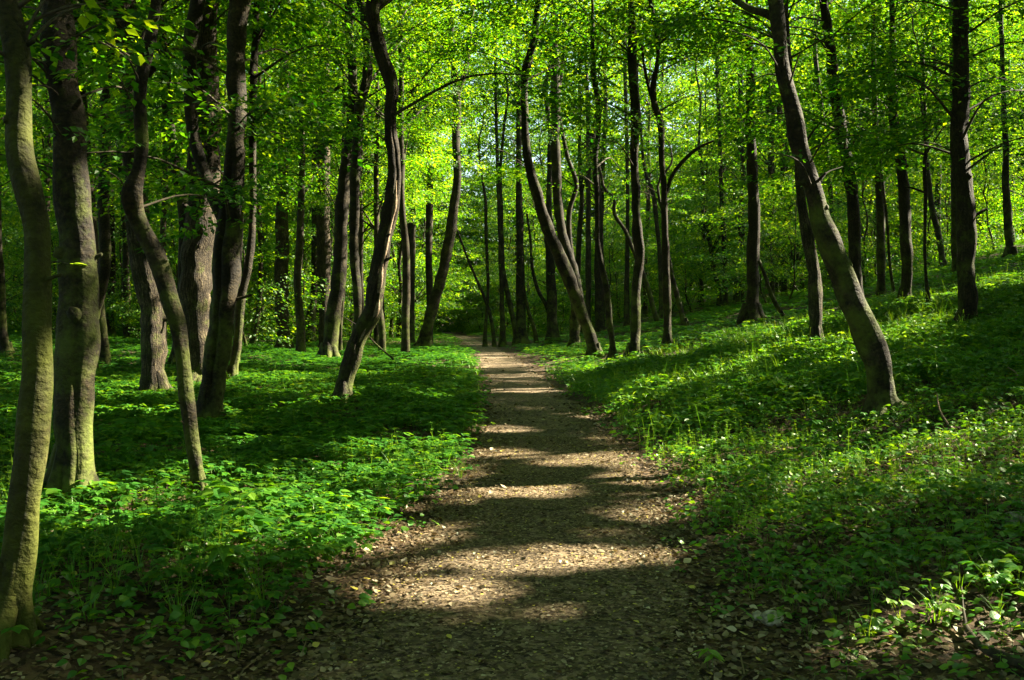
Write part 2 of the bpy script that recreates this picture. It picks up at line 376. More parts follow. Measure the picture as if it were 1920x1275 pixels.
def limbs_from(rng, trunk_pt, ends, r0=.05, sides=5):
    out = []
    for k, e in enumerate(ends):
        b = trunk_pt(e[2]-rng.uniform(.5, 1.6)*max(.4, np.linalg.norm(e[:2]-trunk_pt(e[2])[:2])*.6))
        m = (b+e)/2 + rng.normal(0, .12, 3) + np.array([0, 0, .15]); Pn = spline([b, m, e], 4)
        out.append(tube(Pn, np.linspace(r0, .008, len(Pn)), sides, .05, k))
    return out

CROWNS = {}
def crown_variant(key, i):
    """shared crown + limb + trunk meshes of the background trees"""
    if (key, i) in CROWNS: return CROWNS[key, i]
    rng = np.random.default_rng(hash_(key)+i*13)
    h, z0, rad, ns, ls, r0 = {'low': (6.5, .4, 2.5, 120, 1.35, .045), 'mid': (15, 1.8, 3.4, 290, 1.45, .11), 'tall': (24, 8.5, 4.8, 360, 1.6, .2)}[key]
    # wandering stem
    zs = np.linspace(-.3, h*.96, 14); wob = np.cumsum(rng.normal(0, .16 if key != 'low' else .1, (14, 2)), axis=0)*(.4 if key == 'tall' else .75); wob[0] = wob[1] = 0
    P = np.column_stack([wob, zs]); P = spline(P, 3); r = r0*np.clip(1-(P[:, 2]/h), .03, 1)**.75*(1+.5*np.exp(-np.maximum(P[:, 2], 0)/.25))
    def tp(z): z = np.asarray(z, float); return np.stack([np.interp(z, P[:, 2], P[:, 0]), np.interp(z, P[:, 2], P[:, 1]), z], -1)
    trunk = tubes_mesh('slender_trunk', [tube(P, r, 9, .06, i)], M_FAR)
    nc = ns//6; cpos, cyaw, cpit = crown_points(rng, nc, z0, h, rad*.9, 'egg', lambda z: tp(z)[:, :2])
    ci = rng.integers(0, nc, ns); pos = cpos[ci] + rng.normal(0, [.55, .55, .13], (ns, 3)); yaw = cyaw[ci]+rng.normal(0, .6, ns); pit = rng.normal(-.08, .14, ns)
    B = Batch(); add_sprays(B, pos, yaw, pit, rng.uniform(.8, 1.3, ns)*(1.1 if key == 'tall' else 1), rng, None, ls, .06, spr=SPF)
    crown = B.mesh('leafy_crown', M_TREE)
    k = rng.choice(ns, min(26, ns), replace=False)
    limb = tubes_mesh('crown_limb', limbs_from(rng, tp, pos[k], r0*.3, 4), M_FAR)
    CROWNS[key, i] = (trunk, crown, limb); return CROWNS[key, i]
def hash_(s): return sum(ord(c)*7**k for k, c in enumerate(s)) % 9999

def leafy_tree(key, i, x, Y, yaw, sc, label, group, category='tree'):
    tr, cr, lb = crown_variant(key, i)
    e = bpy.data.objects.new({'low': 'young_tree', 'mid': 'slender_tree', 'tall': 'tall_tree'}[key], None); COL.objects.link(e)
    e.location = (x, Y, hz(x, Y)); e.rotation_euler = (0, 0, yaw); e.scale = (sc, sc, sc)
    e['label'] = label; e['category'] = category; e['group'] = group
    link('trunk', tr, e); c = link('crown', cr, e); link('limbs', lb, c)
    return e

# ------------------------------------------------------------------ the setting: ground and path
def grid(xs, ys, zf, name, mat, smooth=True):
    X, Y = np.meshgrid(xs, ys, indexing='xy'); V = np.stack([X, Y, zf(X, Y)], -1)
    n, m = X.shape; i, k = np.meshgrid(np.arange(n-1), np.arange(m-1), indexing='ij')
    Q = np.stack([i*m+k, i*m+k+1, (i+1)*m+k+1, (i+1)*m+k], -1)
    return quad_mesh(name, V, Q, None, mat, smooth=smooth)
xs = np.concatenate([-np.geomspace(400, 12, 26), np.arange(-11.6, 14, .2), np.geomspace(14.3, 400, 30)])
ys = np.concatenate([np.linspace(-60, 0, 14), np.arange(.5, 30, .25), np.geomspace(30.5, 600, 60)])
link('ground', grid(xs, ys, height, 'ground', M_SOIL), kind='structure', label='forest floor of dark soil under green plants', category='ground')
ty = np.concatenate([np.arange(-6, 40, .18), np.geomspace(40.3, 200, 90)])
tu = np.linspace(-1, 1, 15); U, TY = np.meshgrid(tu, ty)
edge = 1 + .07*np.sin(TY*2.1+np.sign(U)*1.3)+.05*np.sin(TY*5.3+np.sign(U)*4)+.03*np.sin(TY*11+np.sign(U))
PXX = pathx(TY)+U*pathw(TY)*edge
PZ = height(PXX, TY) + .014 - .02*np.abs(U)**6 - .012*np.cos(U*1.5)
n, m = PXX.shape; i, k = np.meshgrid(np.arange(n-1), np.arange(m-1), indexing='ij')
link('path', quad_mesh('path', np.stack([PXX, TY, PZ+.012], -1), np.stack([i*m+k, i*m+k+1, (i+1)*m+k+1, (i+1)*m+k], -1), None, M_PATH, smooth=True),
     kind='structure', label='trodden brown dirt footpath winding into the wood', category='path')

# ------------------------------------------------------------------ the traced trees
# (name, label, bark, Y or None, rings [(px, py, width_px)], extras)
T = []
def tr(label, mat, pts, Y=None, limbs=(), grooves=(), rough=.05, ridge=0., top=None, sprays=4, strip=None, name='forest_tree', lean=0.):
    T.append(dict(label=label, mat=mat, pts=pts, Y=Y, limbs=limbs, grooves=grooves, rough=rough, ridge=ridge, top=top, sprays=sprays, strip=strip, name=name, lean=lean))
tr('nearest trunk at the left edge, mossy green low down where the sun strikes it', M_BEECH2,
   [(12,1205,84),(15,1170,66),(24,1120,60),(36,1036,58),(50,952,57),(62,868,56),(70,784,55),(77,722,54),(80,661,53),(79,560,51),(77,500,50),(74,427,52),(59,350,50),(48,300,46),(43,200,45),(36,100,49),(18,0,46)], sprays=3)
tr('thick straight trunk with a dark bark seam, just right of the leftmost trunk', M_BEECH,
   [(132,920,76),(136,896,68),(140,812,66),(141,722,68),(144,640,72),(143,560,74),(139,500,69),(128,376,64),(126,300,62),(124,200,62),(110,100,62),(98,0,56)],
   grooves=[(math.pi+.45,.10,.16,.1,2.4)], sprays=7)
tr('thin kinked tree with a knot halfway up, third trunk from the left', M_BEECH,
   [(376,924,26),(371,896,22),(362,812,25),(353,728,28),(345,661,27),(336,600,28),(329,577,30),(315,527,32),(295,477,32),(272,431,32),(259,401,35),(257,372,38),(268,330,25),(277,276,23),(277,200,22),(286,125,25),(300,75,22),(310,0,18)],
   limbs=[[(288,128,12),(272,138,10),(258,100,10),(254,60,9),(266,25,9),(276,-30,8)]], sprays=3)
tr('thick rough-barked oak behind the kinked thin tree', M_OAK,
   [(292,742,54),(290,728,47),(287,644,44),(281,560,44),(272,502,42),(265,450,41),(253,300,39),(249,200,38),(245,100,38),(241,0,40)], ridge=.05, sprays=1)
tr('slender pale trunk leaning left between the two oaks', M_BEECH,
   [(328,712,21),(334,620,20),(346,500,22),(342,376,22),(325,300,21),(316,226,20),(308,125,18),(296,0,15)], Y=27, sprays=2)
tr('broad deeply furrowed oak with a sunlit patch of bark, behind twin stems', M_OAK,
   [(376,718,70),(373,690,60),(371,640,56),(371,550,55),(376,470,57),(381,400,58),(385,300,56),(386,200,53),(386,100,50),(386,0,50)], ridge=.07, sprays=2, rough=.04)
tr('twin-stemmed smooth tree with a long dark groove where its stems join', M_BEECH,
   [(392,790,54),(394,770,46),(401,715,44),(408,672,44),(416,610,45),(421,560,47),(425,500,50),(429,450,50),(433,400,47),(438,350,41),(442,300,36),(444,200,34),(445,100,34),(454,0,36)],
   limbs=[[(426,430,22),(411,400,22),(395,365,22),(375,310,22),(357,250,22),(350,150,24),(350,60,26),(360,0,28),(366,-80,24)]],
   grooves=[(math.pi-.15,.16,.42,.3,4.5)], sprays=3)
tr('slim trunk with a sunlit flared foot, just right of the twin-stemmed tree', M_BEECH,
   [(434,715,26),(437,690,17),(445,637,16),(451,550,16),(460,500,16),(469,400,13),(469,300,13),(470,150,14),(476,50,13),(478,0,12)], sprays=2,
   limbs=[[(471,140,9),(484,60,9),(500,20,8),(508,-20,6)]])
tr('very thin wavy sunlit stem left of the tall straight pale trunk', M_FAR, [(470,648,10),(476,637,9),(484,600,9),(488,550,9),(489,450,9),(484,350,8),(486,200,8),(487,75,7),(488,0,6)], sprays=2)
tr('thin upright stem with sunlit bark close behind the twin-stemmed tree', M_BEECH, [(443,680,13),(444,620,11),(446,560,10),(452,420,9),(456,250,8),(455,100,8),(452,0,8)], sprays=1)
tr('tall straight trunk with pale sunlit bark in the left middle distance', M_OAK,
   [(533,658,34),(532,640,26),(530,600,25),(529,502,24),(529,400,23),(530,300,19),(532,150,18),(535,0,15)], ridge=.03, sprays=2)
tr('straight grey rough-barked trunk directly left of the crossing pair', M_OAK,
   [(613,652,30),(611,637,24),(609,552,23),(607,450,26),(608,350,24),(609,200,21),(609,100,19),(607,0,18)], ridge=.04, sprays=2)
tr('leaning brown trunk of the crossing pair, its foot edged with orange light', M_BEECH,
   [(616,674,38),(618,650,30),(624,600,28),(630,560,26),(636,500,25),(639,450,25),(641,400,27),(645,351,25),(652,300,22),(658,250,20),(663,200,18),(662,150,17),(659,100,17),(655,50,17),(660,0,17)],
   limbs=[[(655,270,8),(650,190,8),(640,165,7),(615,180,5),(600,170,4)]], sprays=2)
tr('straighter paler trunk of the crossing pair', M_BEECH,
   [(664,662,20),(668,630,16),(672,590,15),(671,552,17),(667,500,17),(666,450,16),(667,400,18),(670,300,20),(673,251,20),(678,200,18),(688,150,18),(692,100,18),(688,50,17),(676,0,16)], sprays=1, Y=33)
tr('dark crooked split trunk with a pale strip of bare wood, leaning over the left bank', M_DARK,
   [(643,750,34),(645,728,29),(658,672,31),(676,620,34),(693,590,36),(703,552,34),(712,502,32),(721,452,30),(731,401,28),(738,351,25),(740,320,24),(738,290,22),(734,251,21),(734,200,20),(737,170,23),(733,150,24),(724,125,25),(714,100,24),(705,60,22),(700,25,26),(700,0,24)],
   limbs=[[(700,18,18),(715,2,16),(740,-20,14)]], grooves=[(math.pi+.5,.16,.30,1.2,5.0)], ridge=.08, rough=.08, strip=(650,340,.35), sprays=1)
tr('tall curving tree on the left edge of the path, forked high up', M_BEECH,
   [(795,652,28),(798,630,23),(805,602,23),(818,552,22),(832,502,20),(842,452,20),(849,401,19),(856,351,17),(857,300,15),(854,251,16),(857,190,17),(853,150,15),(847,100,14),(845,50,13),(843,0,12)],
   limbs=[[(860,172,9),(872,135,9),(879,80,9),(882,45,8),(887,10,8),(890,-30,7)]], sprays=2, rough=.04)
tr('thin forked stem leaning right high in the foliage left of the path', M_FAR, [(762,630,10),(764,500,10),(766,350,9),(769,220,9),(773,150,9),(786,90,8),(796,45,8),(799,0,8)], Y=62, sprays=2)
tr('snaking trunk right of the path that leans over a second stem', M_BEECH,
   [(1115,670,30),(1113,655,24),(1107,630,22),(1096,602,23),(1078,552,26),(1058,502,26),(1037,452,23),(1017,401,21),(1002,351,19),(990,301,17),(984,251,15),(984,201,14),(984,150,14),(987,125,15),(994,100,14),(1001,75,13),(1006,25,11),(1008,0,10)], sprays=2)
tr('sturdy trunk crossed by the snaking stem, with a limb looping out to its right', M_BEECH,
   [(1077,664,24),(1077,640,19),(1079,600,21),(1081,552,23),(1072,502,23),(1056,452,20),(1048,401,18),(1044,351,18),(1042,301,18),(1040,251,18),(1042,201,19),(1041,150,18),(1039,100,16),(1038,50,14),(1039,0,13)],
   limbs=[[(1074,500,11),(1067,440,10),(1068,392,9),(1081,346,9),(1066,301,8),(1054,246,7),(1048,215,6)],[(1036,108,7),(1013,80,6),(990,65,5),(955,35,4),(925,0,3)],[(1048,170,6),(1056,110,6),(1058,50,6),(1066,0,5)]], Y=42, sprays=2)
tr('slim bending trunk between the snaking tree and the wavy upright one', M_BEECH,
   [(1149,670,16),(1148,650,12),(1143,602,12),(1139,552,12),(1129,502,11),(1121,452,10),(1120,401,9),(1119,351,10),(1117,301,9),(1124,226,9),(1121,176,10),(1116,150,10),(1113,100,9),(1112,50,8),(1113,0,6)], sprays=1)
tr('wavy upright dark trunk, the third sturdy one right of the path', M_BEECH,
   [(1187,671,28),(1188,655,22),(1191,620,19),(1192,577,18),(1194,527,16),(1200,477,18),(1196,442,19),(1193,401,16),(1192,351,17),(1189,301,16),(1190,251,17),(1189,201,15),(1184,150,15),(1185,75,16),(1183,30,12),(1180,0,10)], sprays=2, rough=.07)
tr('thin zigzag stem leaning left behind the wavy dark trunk', M_FAR,
   [(1240,630,12),(1226,582,10),(1214,537,9),(1201,502,9),(1186,467,8),(1171,432,7),(1151,401,7),(1150,371,6),(1136,361,6),(1124,321,5),(1116,280,4)], Y=46, sprays=1)
tr('dark trunk with one long limb arching to the right, right of the wavy trunk', M_DARK,
   [(1252,648,20),(1252,630,16),(1251,552,15),(1249,502,14),(1247,452,13),(1245,401,12),(1245,351,12),(1240,301,11),(1239,251,13),(1236,226,13),(1226,195,12),(1226,150,10),(1231,125,8),(1233,100,8),(1228,50,8),(1218,0,8)],
   limbs=[[(1249,362,8),(1262,326,7),(1282,301,7),(1307,279,6),(1330,268,4),(1350,262,3)],[(1228,205,7),(1216,160,6),(1208,120,5),(1204,80,4)]], sprays=2)
tr('thin stem tucked behind the dark trunk with the arching limb', M_FAR, [(1241,640,9),(1239,560,8),(1238,502,8),(1235,452,8),(1231,412,8),(1225,366,8),(1211,326,7),(1206,296,6),(1200,220,5),(1196,120,4)], Y=50, sprays=1)
tr('short leaning stem with a reddish foot, right of the arching-limb tree', M_BEECH, [(1286,612,14),(1281,595,11),(1272,562,10),(1260,512,8),(1254,477,7),(1248,420,6),(1240,330,5)], sprays=1)
tr('far straight trunk with pale upper bark behind the slim bending trunk', M_OAK, [(1103,628,15),(1103,602,12),(1103,502,11),(1103,427,10),(1103,301,9),(1102,201,8),(1099,125,7),(1097,0,6)], Y=66, sprays=1)
tr('straight dark trunk nearest the right side of the far path', M_BEECH, [(978,634,28),(977,615,21),(976,552,18),(975,452,15),(973,351,12),(973,251,11),(972,160,9),(972,0,8)], Y=60, sprays=1)
tr('thin stem curving into the foot of the straight dark trunk by the far path', M_FAR, [(966,632,11),(964,605,10),(955,567,10),(943,502,9),(940,402,8),(938,321,6),(946,230,5),(950,150,4)], Y=58, sprays=1)
tr('slim dark trunk a little nearer the path bend than the curving thin stem', M_FAR, [(943,628,15),(942,600,10),(941,560,9),(938,452,8),(934,350,7),(930,200,6),(926,0,5)], Y=70, sprays=1)
tr('mossy yellow-lit stem leaning left, its foot right of the straight dark trunk', M_BEECH2, [(1006,631,9),(1001,615,8),(994,595,7),(987,565,6),(981,530,5),(976,480,4)], Y=58, sprays=1)
tr('stout far trunk with a thin limb hooking out on its left', M_BEECH, [(1036,634,32),(1036,620,23),(1034,552,20),(1032,502,17),(1027,452,13),(1030,351,11),(1031,251,9),(1030,120,7)], Y=64,
   limbs=[[(1030,590,8),(1024,572,7),(1010,547,7),(998,502,6),(995,452,5),(988,400,4)]], sprays=1)
tr('thread-thin wavy stem standing at the path bend', M_FAR, [(909,628,9),(912,590,6),(915,552,6),(913,477,6),(911,427,6),(910,371,6),(903,326,4),(900,250,3)], Y=60, sprays=1)
tr('thin stem leaning steeply left over the path bend', M_FAR, [(927,629,9),(922,605,7),(910,562,6),(895,527,5),(880,492,5),(862,445,4),(850,415,3)], Y=56, sprays=1)
tr('far narrow straight trunk between the wavy trunk and the thin zigzag stem', M_FAR, [(1175,600,12),(1175,560,10),(1176,477,9),(1177,376,7),(1174,201,7),(1172,0,6)], sprays=1)
tr('broad short-looking dark trunk far behind the snaking tree', M_DARK, [(1124,606,22),(1124,560,18),(1123,480,16),(1124,380,13),(1126,200,10)], Y=75, sprays=1)
tr('faint straight trunk between the arching limb and the flared black trunk', M_FAR, [(1360,575,11),(1358,500,9),(1356,427,9),(1353,376,8),(1350,301,8),(1347,201,8),(1344,60,7)], Y=55, sprays=1)
tr('straight black trunk with a widely flared foot on the right slope', M_DARK,
   [(1412,608,48),(1412,600,38),(1412,577,27),(1414,502,24),(1414,427,22),(1413,351,20),(1410,301,20),(1408,251,19),(1407,201,18),(1407,150,16),(1406,100,13),(1405,0,10)], sprays=1)
tr('massive smooth trunk leaning left across the right side of the view', M_BEECH,
   [(1655,768,56),(1654,756,48),(1650,728,43),(1640,680,46),(1626,637,50),(1611,602,50),(1591,552,48),(1572,502,45),(1553,452,41),(1536,401,37),(1521,351,34),(1506,301,34),(1492,251,33),(1481,201,31),(1469,150,29),(1462,100,27),(1459,50,27),(1457,0,27)],
   limbs=[[(1459,40,18),(1440,22,15),(1415,10,13),(1395,-8,12),(1360,-40,10)]], sprays=3, rough=.03)
tr('rough dark trunk with one sunlit edge, half behind the massive leaning trunk', M_OAK,
   [(1530,645,31),(1530,637,26),(1528,552,24),(1525,502,22),(1517,452,21),(1508,401,18),(1502,351,16),(1498,300,14),(1491,220,13),(1484,130,12),(1478,0,10)], ridge=.05, sprays=3)
tr('tall dark trunk leaning slightly left, just above the massive leaning trunk', M_DARK,
   [(1613,595,26),(1612,560,21),(1608,502,22),(1606,452,22),(1603,401,22),(1598,351,22),(1590,301,22),(1582,251,22),(1570,176,22),(1564,125,20),(1556,75,18),(1544,0,14)], sprays=5)
tr('faint slim trunk between the massive leaning trunk and the tall dark one', M_FAR, [(1563,585,11),(1562,520,10),(1561,427,9),(1558,376,8),(1551,301,8),(1543,226,8),(1536,176,8),(1528,60,7)], Y=45, sprays=1)
tr('straight dark trunk standing free on the slope with a squared-off foot', M_DARK,
   [(1697,568,28),(1697,555,22),(1699,502,21),(1698,452,22),(1697,351,21),(1691,301,20),(1683,255,18),(1677,226,17),(1674,150,16),(1673,75,12),(1673,0,9)], sprays=4)
tr('mid-brown trunk beside a thread-thin stem on the right slope', M_FAR, [(1651,558,21),(1651,545,17),(1650,452,17),(1647,351,15),(1643,300,13),(1640,225,11),(1636,100,9),(1634,0,8)], sprays=2)
tr('thread-thin leaning stem at the side of the mid-brown slope trunk', M_FAR, [(1677,558,7),(1669,502,5),(1664,427,5),(1656,341,5),(1652,260,4)], Y=30, sprays=1, name='young_tree')
tr('thin black sapling with upturned twigs, left of the big right trunk', M_DARK,
   [(1741,574,9),(1737,502,6),(1736,452,6),(1737,361,7),(1735,311,8),(1738,276,6),(1739,241,5),(1736,201,4),(1734,150,4)],
   limbs=[[(1738,285,5),(1744,262,4),(1757,241,4),(1776,219,3)],[(1736,362,4),(1720,352,4),(1705,345,3)],[(1738,250,3),(1728,200,3),(1724,170,2)]], sprays=2, name='young_tree')
tr('short-looking leaning trunk high on the slope left of the big right trunk', M_FAR, [(1769,502,15),(1766,477,11),(1759,427,11),(1749,381,10),(1744,321,9),(1740,240,8),(1736,100,7)], sprays=1)
tr('big straight dark trunk near the right edge, widest on the slope', M_DARK,
   [(1812,610,40),(1812,597,31),(1812,552,32),(1812,502,32),(1811,452,34),(1806,376,35),(1803,301,32),(1801,251,31),(1802,201,30),(1803,100,27),(1799,0,26)], sprays=5)
tr('narrow trunk hidden close behind the big straight right trunk', M_FAR, [(1791,520,11),(1789,450,11),(1788,400,12),(1787,300,13),(1785,150,13),(1783,0,11)], Y=34, sprays=1)
tr('rightmost trunk, standing at the top of the slope with a sunlit foot', M_BEECH, [(1896,487,27),(1895,478,18),(1890,427,16),(1884,351,13),(1881,276,11),(1877,201,10),(1873,100,8),(1870,0,7)], sprays=2)
tr('faint thin trunk, the left one of a faint pair right of the flared black trunk', M_FAR, [(1449,560,10),(1447,500,9),(1446,452,9),(1445,301,9),(1440,150,8)], Y=52, sprays=1)
tr('faint thin trunk, the right one of a faint pair right of the flared black trunk', M_FAR, [(1471,560,12),(1470,500,11),(1470,400,11),(1469,301,10),(1466,150,8)], Y=52, sprays=1)
tr('dim slender stem at the left of the flared black trunk', M_FAR, [(1393,585,8),(1393,540,7),(1393,420,6),(1392,301,6),(1388,160,5)], Y=50, sprays=1)
tr('pale trunk seen behind the top of the thick seamed trunk', M_BEECH, [(196,690,22),(180,500,20),(165,300,18),(154,170,18),(148,100,20),(140,0,20)], Y=27, sprays=2)
tr('sunlit slim trunk standing in the gap right of the thick seamed trunk', M_BEECH, [(207,645,18),(208,620,15),(210,500,14),(208,400,14),(205,300,12),(200,230,11),(195,150,12),(190,100,13),(190,0,12)], Y=44, sprays=2)
tr('short stretch of trunk with a bright sunlit flank behind the rough oak', M_BEECH, [(248,662,18),(240,630,14),(238,560,13),(237,452,12),(228,300,10),(220,150,8)], Y=42, sprays=2)
tr('bare trunk leaning in at the far left edge beyond the nearest trunk', M_BEECH, [(14,668,26),(8,640,20),(4,560,17),(-2,480,15),(-14,300,13)], sprays=2)
tr('squat leaning trunk in deep shade between the tall pale trunk and the grey rough one', M_BEECH, [(578,650,30),(583,600,20),(588,560,16),(590,450,11),(588,300,9),(586,150,7)], Y=48, sprays=2)
tr('dim straight trunk in the green behind the crooked split trunk', M_FAR, [(768,632,22),(768,600,18),(770,500,17),(772,400,14),(768,300,11),(764,100,9)], Y=56, sprays=2)
tr('dim trunk between the crooked split trunk and the tall curving tree', M_FAR, [(806,625,13),(806,560,12),(804,450,14),(806,350,12),(800,200,9),(798,60,7)], Y=68, sprays=1)

def build_traced(d, idx):
    rng = np.random.default_rng(1000+idx)
    pts = d['pts']; Y = tree_Y(d)
    bx = (pts[0][0]-960)/F*Y; base = np.array([bx, Y, hz(bx, Y)])
    def W(p, dy=0.): return np.array([(p[0]-960)/F*Y, Y+dy, EYE+(HZ-p[1])/F*Y])
    P = [W(p)-base for p in pts]; r = [p[2]/2*Y/F for p in pts]
    if abs(P[0][2]) > .02: P[0][2] = min(P[0][2], 0)
    P.insert(0, P[0]+np.array([0, 0, -.35])); r.insert(0, r[0]*1.12)
    zt = P[-1][2]; frame_h = EYE+.313*Y
    H = d['top'] or max(13+5*rng.uniform(), zt+4+3*rng.uniform())
    if pts[-1][1] > 60: H = zt+1.5        # small trees that end inside the picture
    drift = (P[-1]-P[-2])/max(P[-1][2]-P[-2][2], .1)*.35
    q = P[-1].copy(); r_ = r[-1]
    for z in np.linspace(zt, H, 6)[1:]:
        dz = z-q[2]; q = q+np.array([drift[0]*dz+rng.normal(0, .12), rng.normal(0, .12), dz]); P.append(q.copy()); r.append(max(r_*(1-(z-zt)/(H-zt+.5)), .015))
    P = np.array(P); r = np.array(r)
    # real depth wander
    P[:, 1] += np.concatenate([[0, 0], np.cumsum(rng.normal(0, .045, len(P)-2))*np.clip(Y/20, .3, 1)])
    PR = np.column_stack([P, r]); SPL = spline(PR, 6 if Y < 25 else 4 if Y < 45 else 3)
    near = Y < 25
    zz_ = SPL[:, 2]; q_ = rng.uniform(0, 6.28, 8)             # small kinks and swellings of real wood
    for j_, (wl, am) in enumerate([(2.3, .06), (.83, .045), (.41, .03)]):
        if near or j_ < 2:
            SPL[:, 0] += SPL[:, 3]*am*np.sin(zz_*6.28/wl+q_[j_]); SPL[:, 1] += SPL[:, 3]*am*np.sin(zz_*6.28/wl*1.13+q_[j_+3])
    SPL[:, 3] *= 1+.05*np.sin(zz_*5.1+q_[6])+.04*np.sin(zz_*11.3+q_[7])
    sides = 40 if (near or d['ridge']) else 14
    if Y > 40 and not d['ridge']: sides = 10
    e = bpy.data.objects.new(d['name'], None); COL.objects.link(e); e.location = base
    e['label'] = d['label']; e['category'] = 'tree'
    parts = [tube(SPL[:, :3], SPL[:, 3], sides, d['rough'], idx, d['grooves'], d['ridge'], .42)]
    tk = link('trunk', tubes_mesh('trunk', parts, d['mat']), e)
    ends = []
    if Y < 45:                              # root flares running into the soil
        rb = r[1]; a0 = rng.uniform(0, 6.28); nr = 5
        for k in range(nr):
            a = a0+k*6.28/nr+rng.uniform(-.35, .35); L = rng.uniform(1.9, 3.0)*rb; c_, s_ = math.cos(a), math.sin(a); b1 = SPL[np.argmin(np.abs(SPL[:, 2]-.25)), :3]
            gz = [hz(base[0]+c_*t, base[1]+s_*t)-base[2] for t in (L*.7, L)]
            pp = spline(np.array([[b1[0]+c_*.35*rb, b1[1]+s_*.35*rb, .25+rb*1.1], [c_*.8*rb, s_*.8*rb, .10+rb*.35], [c_*L*.7, s_*L*.7, gz[0]+.015], [c_*L, s_*L, gz[1]-.06]]), 4)
            link('root', tubes_mesh('root', [tube(pp, np.interp(np.linspace(0, 1, len(pp)), [0, .35, .7, 1], [.42*rb, .40*rb, .22*rb, .08*rb]), 10, .12, k+idx*7)], d['mat']), e)
    if Y < 26:                              # short broken-off branch stubs and knots
        for k in range(4 if Y > 6 else 3):
            zz = rng.uniform(.16, .93)*min(zt, H*.8); j = int(np.argmin(np.abs(SPL[:, 2]-zz))); c0, r0 = SPL[j, :3], SPL[j, 3]
            a = rng.uniform(-3.0, .1); dv = np.array([math.cos(a), math.sin(a), rng.uniform(.1, .7)]); dv /= np.linalg.norm(dv); ln = rng.uniform(1.02, 1.4) if k % 2 else rng.uniform(1.5, 2.6)
            rk = r0*(rng.uniform(.28, .42) if k % 2 else rng.uniform(.12, .2))
            pp = np.array([c0+dv*r0*t for t in (.55, .9, ln*.97, ln, ln)]); link('branch_stub', tubes_mesh('branch_stub', [tube(pp, np.array([1.5, 1.15, .85, .6, .01])*rk, 10, .14, k+idx)], d['mat']), e)
    for lb in d['limbs']:
        LP = np.array([np.append(W(p)-base, p[2]/2*Y/F) for p in lb]); LP[:, 1] += np.linspace(0, rng.uniform(-.4, .4), len(LP))
        L2 = spline(LP, 4); ends.append(L2[-1, :3])
        link('limb', tubes_mesh('limb', [tube(L2[:, :3], L2[:, 3], 14 if near else 8, .05, idx+77)], d['mat']), e)
    if d['strip']:
        y0, y1, w = d['strip']
        m = [j for j in range(len(SPL)) if HZ-(SPL[j, 2]+base[2]-EYE)*F/Y < y0 and HZ-(SPL[j, 2]+base[2]-EYE)*F/Y > y1]
        C = SPL[m]; t = np.linspace(0, 1, len(C)); wv = C[:, 3]*w*np.sin(np.pi*np.clip(t*.94+.03, 0, 1))**.5*(1+.25*np.sin(t*31))
        cc = C[:, :3] + np.column_stack([C[:, 3]*(.42+.1*np.sin(t*9)), -C[:, 3]*.62, 0*t])
        link('bare_wood', tubes_mesh('bare_wood', [tube(cc, wv, 10, .18, 5, (), .1)], M_WOOD), e)
    def tp(z):
        return np.array([np.interp(z, SPL[:, 2], SPL[:, 0]), np.interp(z, SPL[:, 2], SPL[:, 1]), z])
    def tpa(z): return np.stack([np.interp(z, SPL[:, 2], SPL[:, 0]), np.interp(z, SPL[:, 2], SPL[:, 1])], -1)
    # crown: above the frame for the near trees, plus low leafy branches
    B = Batch(); LE = []
    small = pts[-1][1] > 60
    if small:
        n = 16; pos, yaw, pit = crown_points(rng, n, zt-1.5, H+1.2, 1.6, 'egg', tpa)
        add_sprays(B, pos, yaw, pit, rng.uniform(.6, 1., n), rng, base if Y < 30 else None, 1.0)
        LE += list(pos[:8])
    else:
        n = 330 if Y < 34 else 190
        z0 = max(8.5, frame_h-base[2]+1.2) if Y < 24 else (9.2 if Y < 45 else 10)
        z0 = min(z0, H-3.5) if Y < 24 else (min(.84*frame_h, H-4) if Y < 40 else min(12.5, H-4.5))
        pos, yaw, pit = crown_points(rng, n, z0, H+2.2, (4.2 if Y < 32 else 3.9)+.6*rng.uniform(), 'egg', tpa)
        add_sprays(B, pos, yaw, pit, rng.uniform(.9, 1.4, n), rng, base, 1.9 if Y < 24 else 1.6 if Y < 32 else 1.45)
        LE += list(pos[rng.choice(n, 18, replace=False)])
    lowb = []
    nlow = d['sprays']*3+(3 if 12 < Y < 50 and d['sprays'] > 1 else 0)
    for k in range(nlow):
        zz = rng.uniform(.5, 1.02)*(frame_h-base[2]) if Y > 12 else rng.uniform(2.2, frame_h-base[2]+.4)
        if zz > H-1: continue
        a = rng.uniform(0, 6.28); ln = rng.uniform(.7, 2.8)*(.35 if Y < 12 else 1)
        c = tp(zz-.1*ln); e_ = tp(zz)+np.array([math.cos(a)*ln, math.sin(a)*ln, rng.uniform(0, .4)])
        m_ = (c+e_)/2+np.append(rng.normal(0, .05, 2), .12*ln); PB = spline([c, m_, e_], 4)
        br = link('branch', tubes_mesh('branch', [tube(PB, np.linspace(min(.007+.005*ln, .02) if Y < 12 else .008+.008*ln, .004, len(PB)), 6, .08, k)], M_TWIG), e)
        ns = 2 if Y < 12 else int(rng.integers(6, 13)); t_ = rng.uniform(.45, 1., ns)[:, None]
        pp = c*(1-t_)+e_*t_+rng.normal(0, [.08, .08, .10], (ns, 3)); LB = Batch()
        add_sprays(LB, pp, a+rng.normal(0, .9, ns), rng.normal(-.05, .15, ns), rng.uniform(.35, .6, ns) if Y < 14 else rng.uniform(.8, 1.25, ns), rng, base, .75 if Y < 14 else 1.3, -.1, .9)
        if LB.V: link('leaves', LB.mesh('leaves', M_TREE), br)
    cr = link('crown', B.mesh('leafy_crown', M_TREE), e)
    link('branches', tubes_mesh('branches', limbs_from(rng, tp, LE, max(.012, min(.04, r_*.4)) if Y > 12 else .014, 5), M_TWIG), cr)
